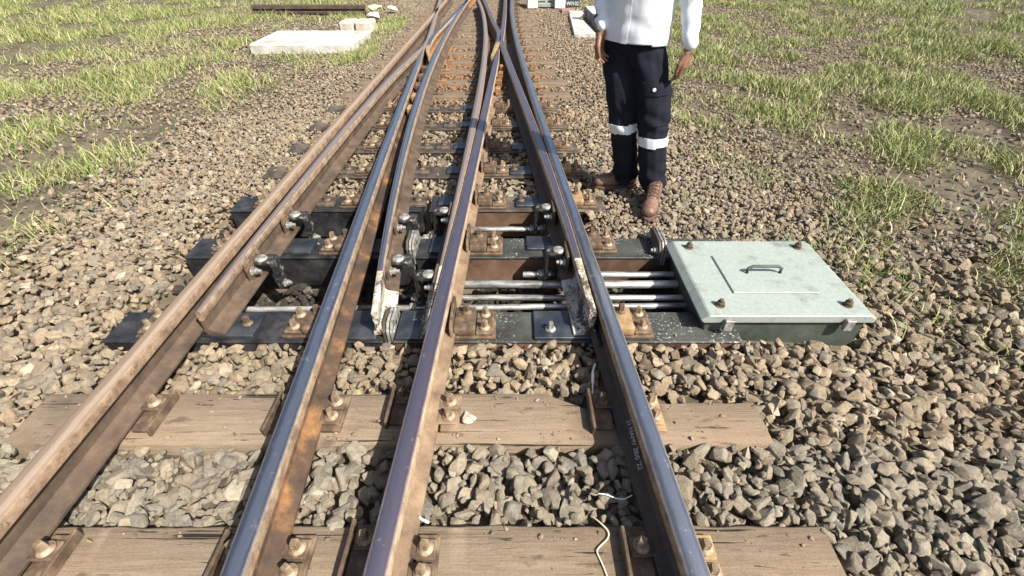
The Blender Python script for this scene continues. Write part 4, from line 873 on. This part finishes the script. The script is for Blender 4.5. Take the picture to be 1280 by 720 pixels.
# trousers
c = Clay(); HZ = Vector((0, 0, 1))
KR, AR = Vector((.700, 2.85, .45)), Vector((.775, 2.875, .115)); KL, AL = Vector((.862, 2.755, .44)), Vector((.918, 2.735, .105))
c.oval(bp(0, 0, .93), AX, .172, .122, .12); c.oval(bp(0, -.01, 1.0), AX, .160, .115, .09)
c.chain((bp(-.082, .0, .86), .108), (Vector((.655, 2.865, .66)), .096), (KR, .085), (Vector((.742, 2.865, .25)), .082), (AR, .083), (AR - HZ * .10, .082))
c.chain((bp(.084, .0, .86), .112), (Vector((.825, 2.785, .66)), .102), (KL, .090), (Vector((.892, 2.742, .25)), .087), (AL, .086), (AL - HZ * .10, .084))
me = c.fuse(0.0085, 6)
def tw(p, n):
    z = p.z; a = 0.0045 * mnoise.noise(Vector((p.x * 9, p.y * 9, z * 6))) + 0.003 * mnoise.noise(Vector((p.x * 24, p.y * 24, z * 15)))
    low = max(0, min(1, (0.30 - z) / 0.22)); a += 0.008 * low * math.sin(z * 62 + 7 * mnoise.noise(Vector((p.x * 7, p.y * 7, 1.0))))
    kn = math.exp(-((z - 0.50) / 0.09) ** 2); a += 0.005 * kn * math.sin((z * 55 + p.x * 22) + 3 * mnoise.noise(p * 8))
    hp = math.exp(-((z - 0.80) / 0.10) ** 2); a += 0.006 * hp * math.sin(z * 40 + (p.x - 0.7) * 34 + 3 * mnoise.noise(p * 6))
    return a
wrinkle(me, tw)
bm = bmesh.new(); bm.from_mesh(me)
dead = [f for f in bm.faces if f.calc_center_median().z < (.072 + .02 * math.sin(f.calc_center_median().x * 40))]
bmesh.ops.delete(bm, geom=dead, context='FACES')
ed = [e for e in bm.edges if len(e.link_faces) == 1]; r = bmesh.ops.extrude_edge_only(bm, edges=ed)
for v in [q for q in r['geom'] if isinstance(q, bmesh.types.BMVert)]:
    cc = AR if (v.co - AR).length < (v.co - AL).length else AL; rd = v.co - cc; rd.z = 0; v.co -= rd.normalized() * .010
bm.to_mesh(me); bm.free(); trousers = wear('trousers', me, 'trouser')
def leg_ax(p): return 'R' if (p - Vector((.70, 2.86, p.z))).length < (p - Vector((.865, 2.755, p.z))).length else 'L'
def band(zc, leg, slope): return lambda p, n: leg_ax(p) == leg and abs(p.z - zc - slope * ((p.x - (.70 if leg == 'R' else .86)) * .8)) < 0.027 and abs(n.z) < 0.75
pieces(me, band(.440, 'R', .12), .003, 'reflective_band', 'band', man); pieces(me, band(.392, 'L', .05), .003, 'reflective_band', 'band', man)
def pocket_pred(p, n):
    a = (p - CEN).dot(AX); return 0.50 < p.z < 0.735 - 0.02 * a and leg_ax(p) == 'L' and n.dot((AX * .75 + FW * .65).normalized()) > 0.62
pk = pieces(me, pocket_pred, .007, 'cargo_pocket', 'trouser', man)
fl_ = pieces(me, lambda p, n: pocket_pred(p, n) and p.z > 0.665, .012, 'pocket_flap', 'trouser', man)
bmn = MB(); bmn.cyl((0, 0, 0), (0, 0, .004), .010, seg=16); bm_me = bmn.mesh('button', MAT['button'], bevel=.001, smooth=40)
bt = bpy.data.objects.new('button', bm_me); COL.objects.link(bt); bt.parent = man
# put the pocket button on the surface facing outwards
d_ = (AX * .45 + FW * .75).normalized(); best = max((v for v in me.vertices if abs(v.co.z - .69) < .012 and leg_ax(v.co) == 'L'), key=lambda v: v.co.dot(d_))
bt.location = best.co + d_ * .014; bt.rotation_euler = d_.to_track_quat('Z', 'Y').to_euler()
# shirt
c = Clay()
def ring(z, rx, ry): return [bp(rx * math.cos(q), ry * math.sin(q), z) for q in [i * math.pi / 16 for i in range(32)]]
RS = [(.82, .200, .143), (.95, .198, .141), (1.08, .191, .136), (1.20, .195, .138), (1.30, .190, .128), (1.37, .150, .100), (1.415, .085, .075)]
for a_, b_ in zip(RS[:-1], RS[1:]): c.hull(ring(*a_) + ring(*b_))
c.chain((bp(-.05, 0, 1.375), .055), (bp(.05, 0, 1.375), .055)); c.cone(bp(0, -.005, 1.40), .066, bp(0, 0, 1.425), .062)
c.chain((bp(-.165, 0, 1.345), .068), (Vector((.507, 2.99, 1.13)), .050), (Vector((.505, 2.912, 1.01)), .039), (WR + HZ * .034, .034))
c.chain((bp(.165, 0, 1.345), .068), (Vector((.935, 2.755, 1.10)), .056), (WL + HZ * .035, .040))
me = c.fuse(0.0075, 5)
def sw(p, n):
    a = 0.0035 * mnoise.noise(Vector((p.x * 14, p.y * 14, p.z * 2.5))) + 0.0015 * mnoise.noise(p * 26)
    a += 0.0028 * math.exp(-((p.z - 1.0) / 0.08) ** 2) * math.sin(p.z * 48 + (p.x + p.y) * 26 + 4 * mnoise.noise(p * 5))
    el = math.exp(-((p - Vector((.475, 2.93, 1.06))).length / 0.10) ** 2); a += 0.005 * el * math.sin(p.z * 95)
    return a
wrinkle(me, sw)
bm = bmesh.new(); bm.from_mesh(me)
hem = bp(0, 0, .918); torso = [g_ for g_ in bm.verts[:] + bm.edges[:] + bm.faces[:]]
def in_sleeve(p): return (p - CEN).dot(AX) > .255
dead = [f for f in bm.faces if f.calc_center_median().z < .918 - 0.02 * (f.calc_center_median() - CEN).dot(AX) and not in_sleeve(f.calc_center_median())]
bmesh.ops.delete(bm, geom=dead, context='FACES')
ed = [e for e in bm.edges if len(e.link_faces) == 1]; r = bmesh.ops.extrude_edge_only(bm, edges=ed)
for v in [q for q in r['geom'] if isinstance(q, bmesh.types.BMVert)]:
    rdir = (v.co - CEN); rdir.z = 0; v.co -= rdir.normalized() * .006; v.co.z = max(v.co.z, .905)
bm.to_mesh(me); bm.free(); shirt = wear('shirt', me, 'shirt')
def fa(p): return (p - CEN).dot(AX)
pieces(me, lambda p, n: abs(fa(p) - .004) < .019 and n.dot(FW) > .5 and p.z < 1.40, .002, 'placket', 'shirt', man)
pieces(me, lambda p, n: fa(p) < -.18 and abs((p - WR).dot((Vector((.490, 2.905, 1.01)) - WR).normalized()) - .085) < .006 and p.z < 1.06, .0015, 'sleeve_stripe', 'stripe', man)
pieces(me, lambda p, n: p.z > 1.425 and abs(n.z) < .8, .006, 'collar', 'shirt', man)
# hair, eyes
pieces(man.data, lambda p, n: p.z > 1.545 and (p - bp(0, .022, 1.575)).dot(FW) < (.045 if p.z < 1.625 else .2) and abs(fa(p)) < (.08 if p.z > 1.585 else .074) and not (abs(fa(p)) > .066 and p.z < 1.595 and (p - bp(0, .01, 1.56)).dot(FW) > -.02), .005, 'hair', 'hair', man)
for s_ in (-1, 1):
    k = MB(); k.cyl(bp(s_ * .032, .088, 1.575), bp(s_ * .032, .097, 1.575), .011, .005, seg=12); o = k.build('eye', MAT['eye'], man, smooth=60)
    k = MB(); k.cyl(bp(s_ * .032, .0968, 1.575), bp(s_ * .032, .0985, 1.575), .0045, seg=10); k.build('pupil', MAT['hair'], o)
# boots
def boot(heel, toe, ank):
    heel, toe = Vector(heel), Vector(toe); d = toe - heel; L = d.length; d.normalize(); q = Vector((-d.y, d.x, 0))
    def pt(t, s_, z): return heel + d * (t * L) + q * s_ + Vector((0, 0, z))
    c = Clay()
    c.cone(pt(.14, 0, .048), (.042, .042, .044), pt(.36, 0, .054), (.041, .041, .042)); c.cone(pt(.36, 0, .052), .042, pt(.68, 0, .047), .049)
    c.cone(pt(.68, 0, .046), .050, pt(.865, 0, .042), (.044, .044, .038)); c.cone(pt(.62, 0, .056), .041, pt(.30, 0, .112), .047)
    c.cone(pt(.24, 0, .10), .044, Vector(ank) + HZ * .05, .046); c.cone(pt(.14, 0, .05), .037, pt(.20, 0, .12), .044)
    me = c.fuse(0.0052, 4)
    wrinkle(me, lambda p, n: 0.0016 * mnoise.noise(p * 30) - (0.0022 if abs(((p - heel).dot(d) / L) - .66 - .02 * math.sin((p - heel).dot(q) * 60)) < .02 and p.z > .05 else 0) - (0.002 if abs(((p - heel).dot(d) / L) - .80) < .012 else 0))
    b = wear('boot', me, 'leather')
    k = MB(); ol = [(t, w_) for t, w_ in ((0, .018), (.03, .030), (.12, .043), (.36, .042), (.66, .056), (.82, .053), (.93, .038), (1.0, .012))]
    k.prism([tuple(pt(t, w_, 0).xy) for t, w_ in ol] + [tuple(pt(t, -w_, 0).xy) for t, w_ in ol[::-1]], 2, -.004, .021)
    s2 = k.build('boot_sole', MAT['sole'], b, bevel=.004, bseg=2, smooth=50)
    from mathutils.bvhtree import BVHTree
    tree = BVHTree.FromPolygons([v.co.copy() for v in me.vertices], [tuple(p.vertices) for p in me.polygons])
    def on(t, q_):
        h_ = tree.ray_cast(pt(t, q_, 0.5), Vector((0, 0, -1)))[0]
        return (h_ if h_ is not None else pt(t, q_, .1)) + Vector((0, 0, .0022))
    k = MB()
    for i in range(5):
        t = .60 - .062 * i
        k.tube([on(t, q_) for q_ in (-.025, -.015, -.005, .005, .015, .025)], .0034, 7)
        k.tube([on(t - .062 * (q_ + .025) / .05, q_) + Vector((0, 0, .001)) for q_ in (-.025, -.015, -.005, .005, .015, .025)], .003, 7)
    for q_ in (-.030, .030): k.tube([on(.63 - .05 * j, q_) for j in range(8)], .0024, 6)
    k.build('boot_laces', MAT['lace'], b, smooth=60)
boot((.872, 2.925, 0.004), (.562, 2.885, 0.004), (.795, 2.885, .09))
boot((.962, 2.770, .002), (.828, 2.420, .002), (.922, 2.735, .09))
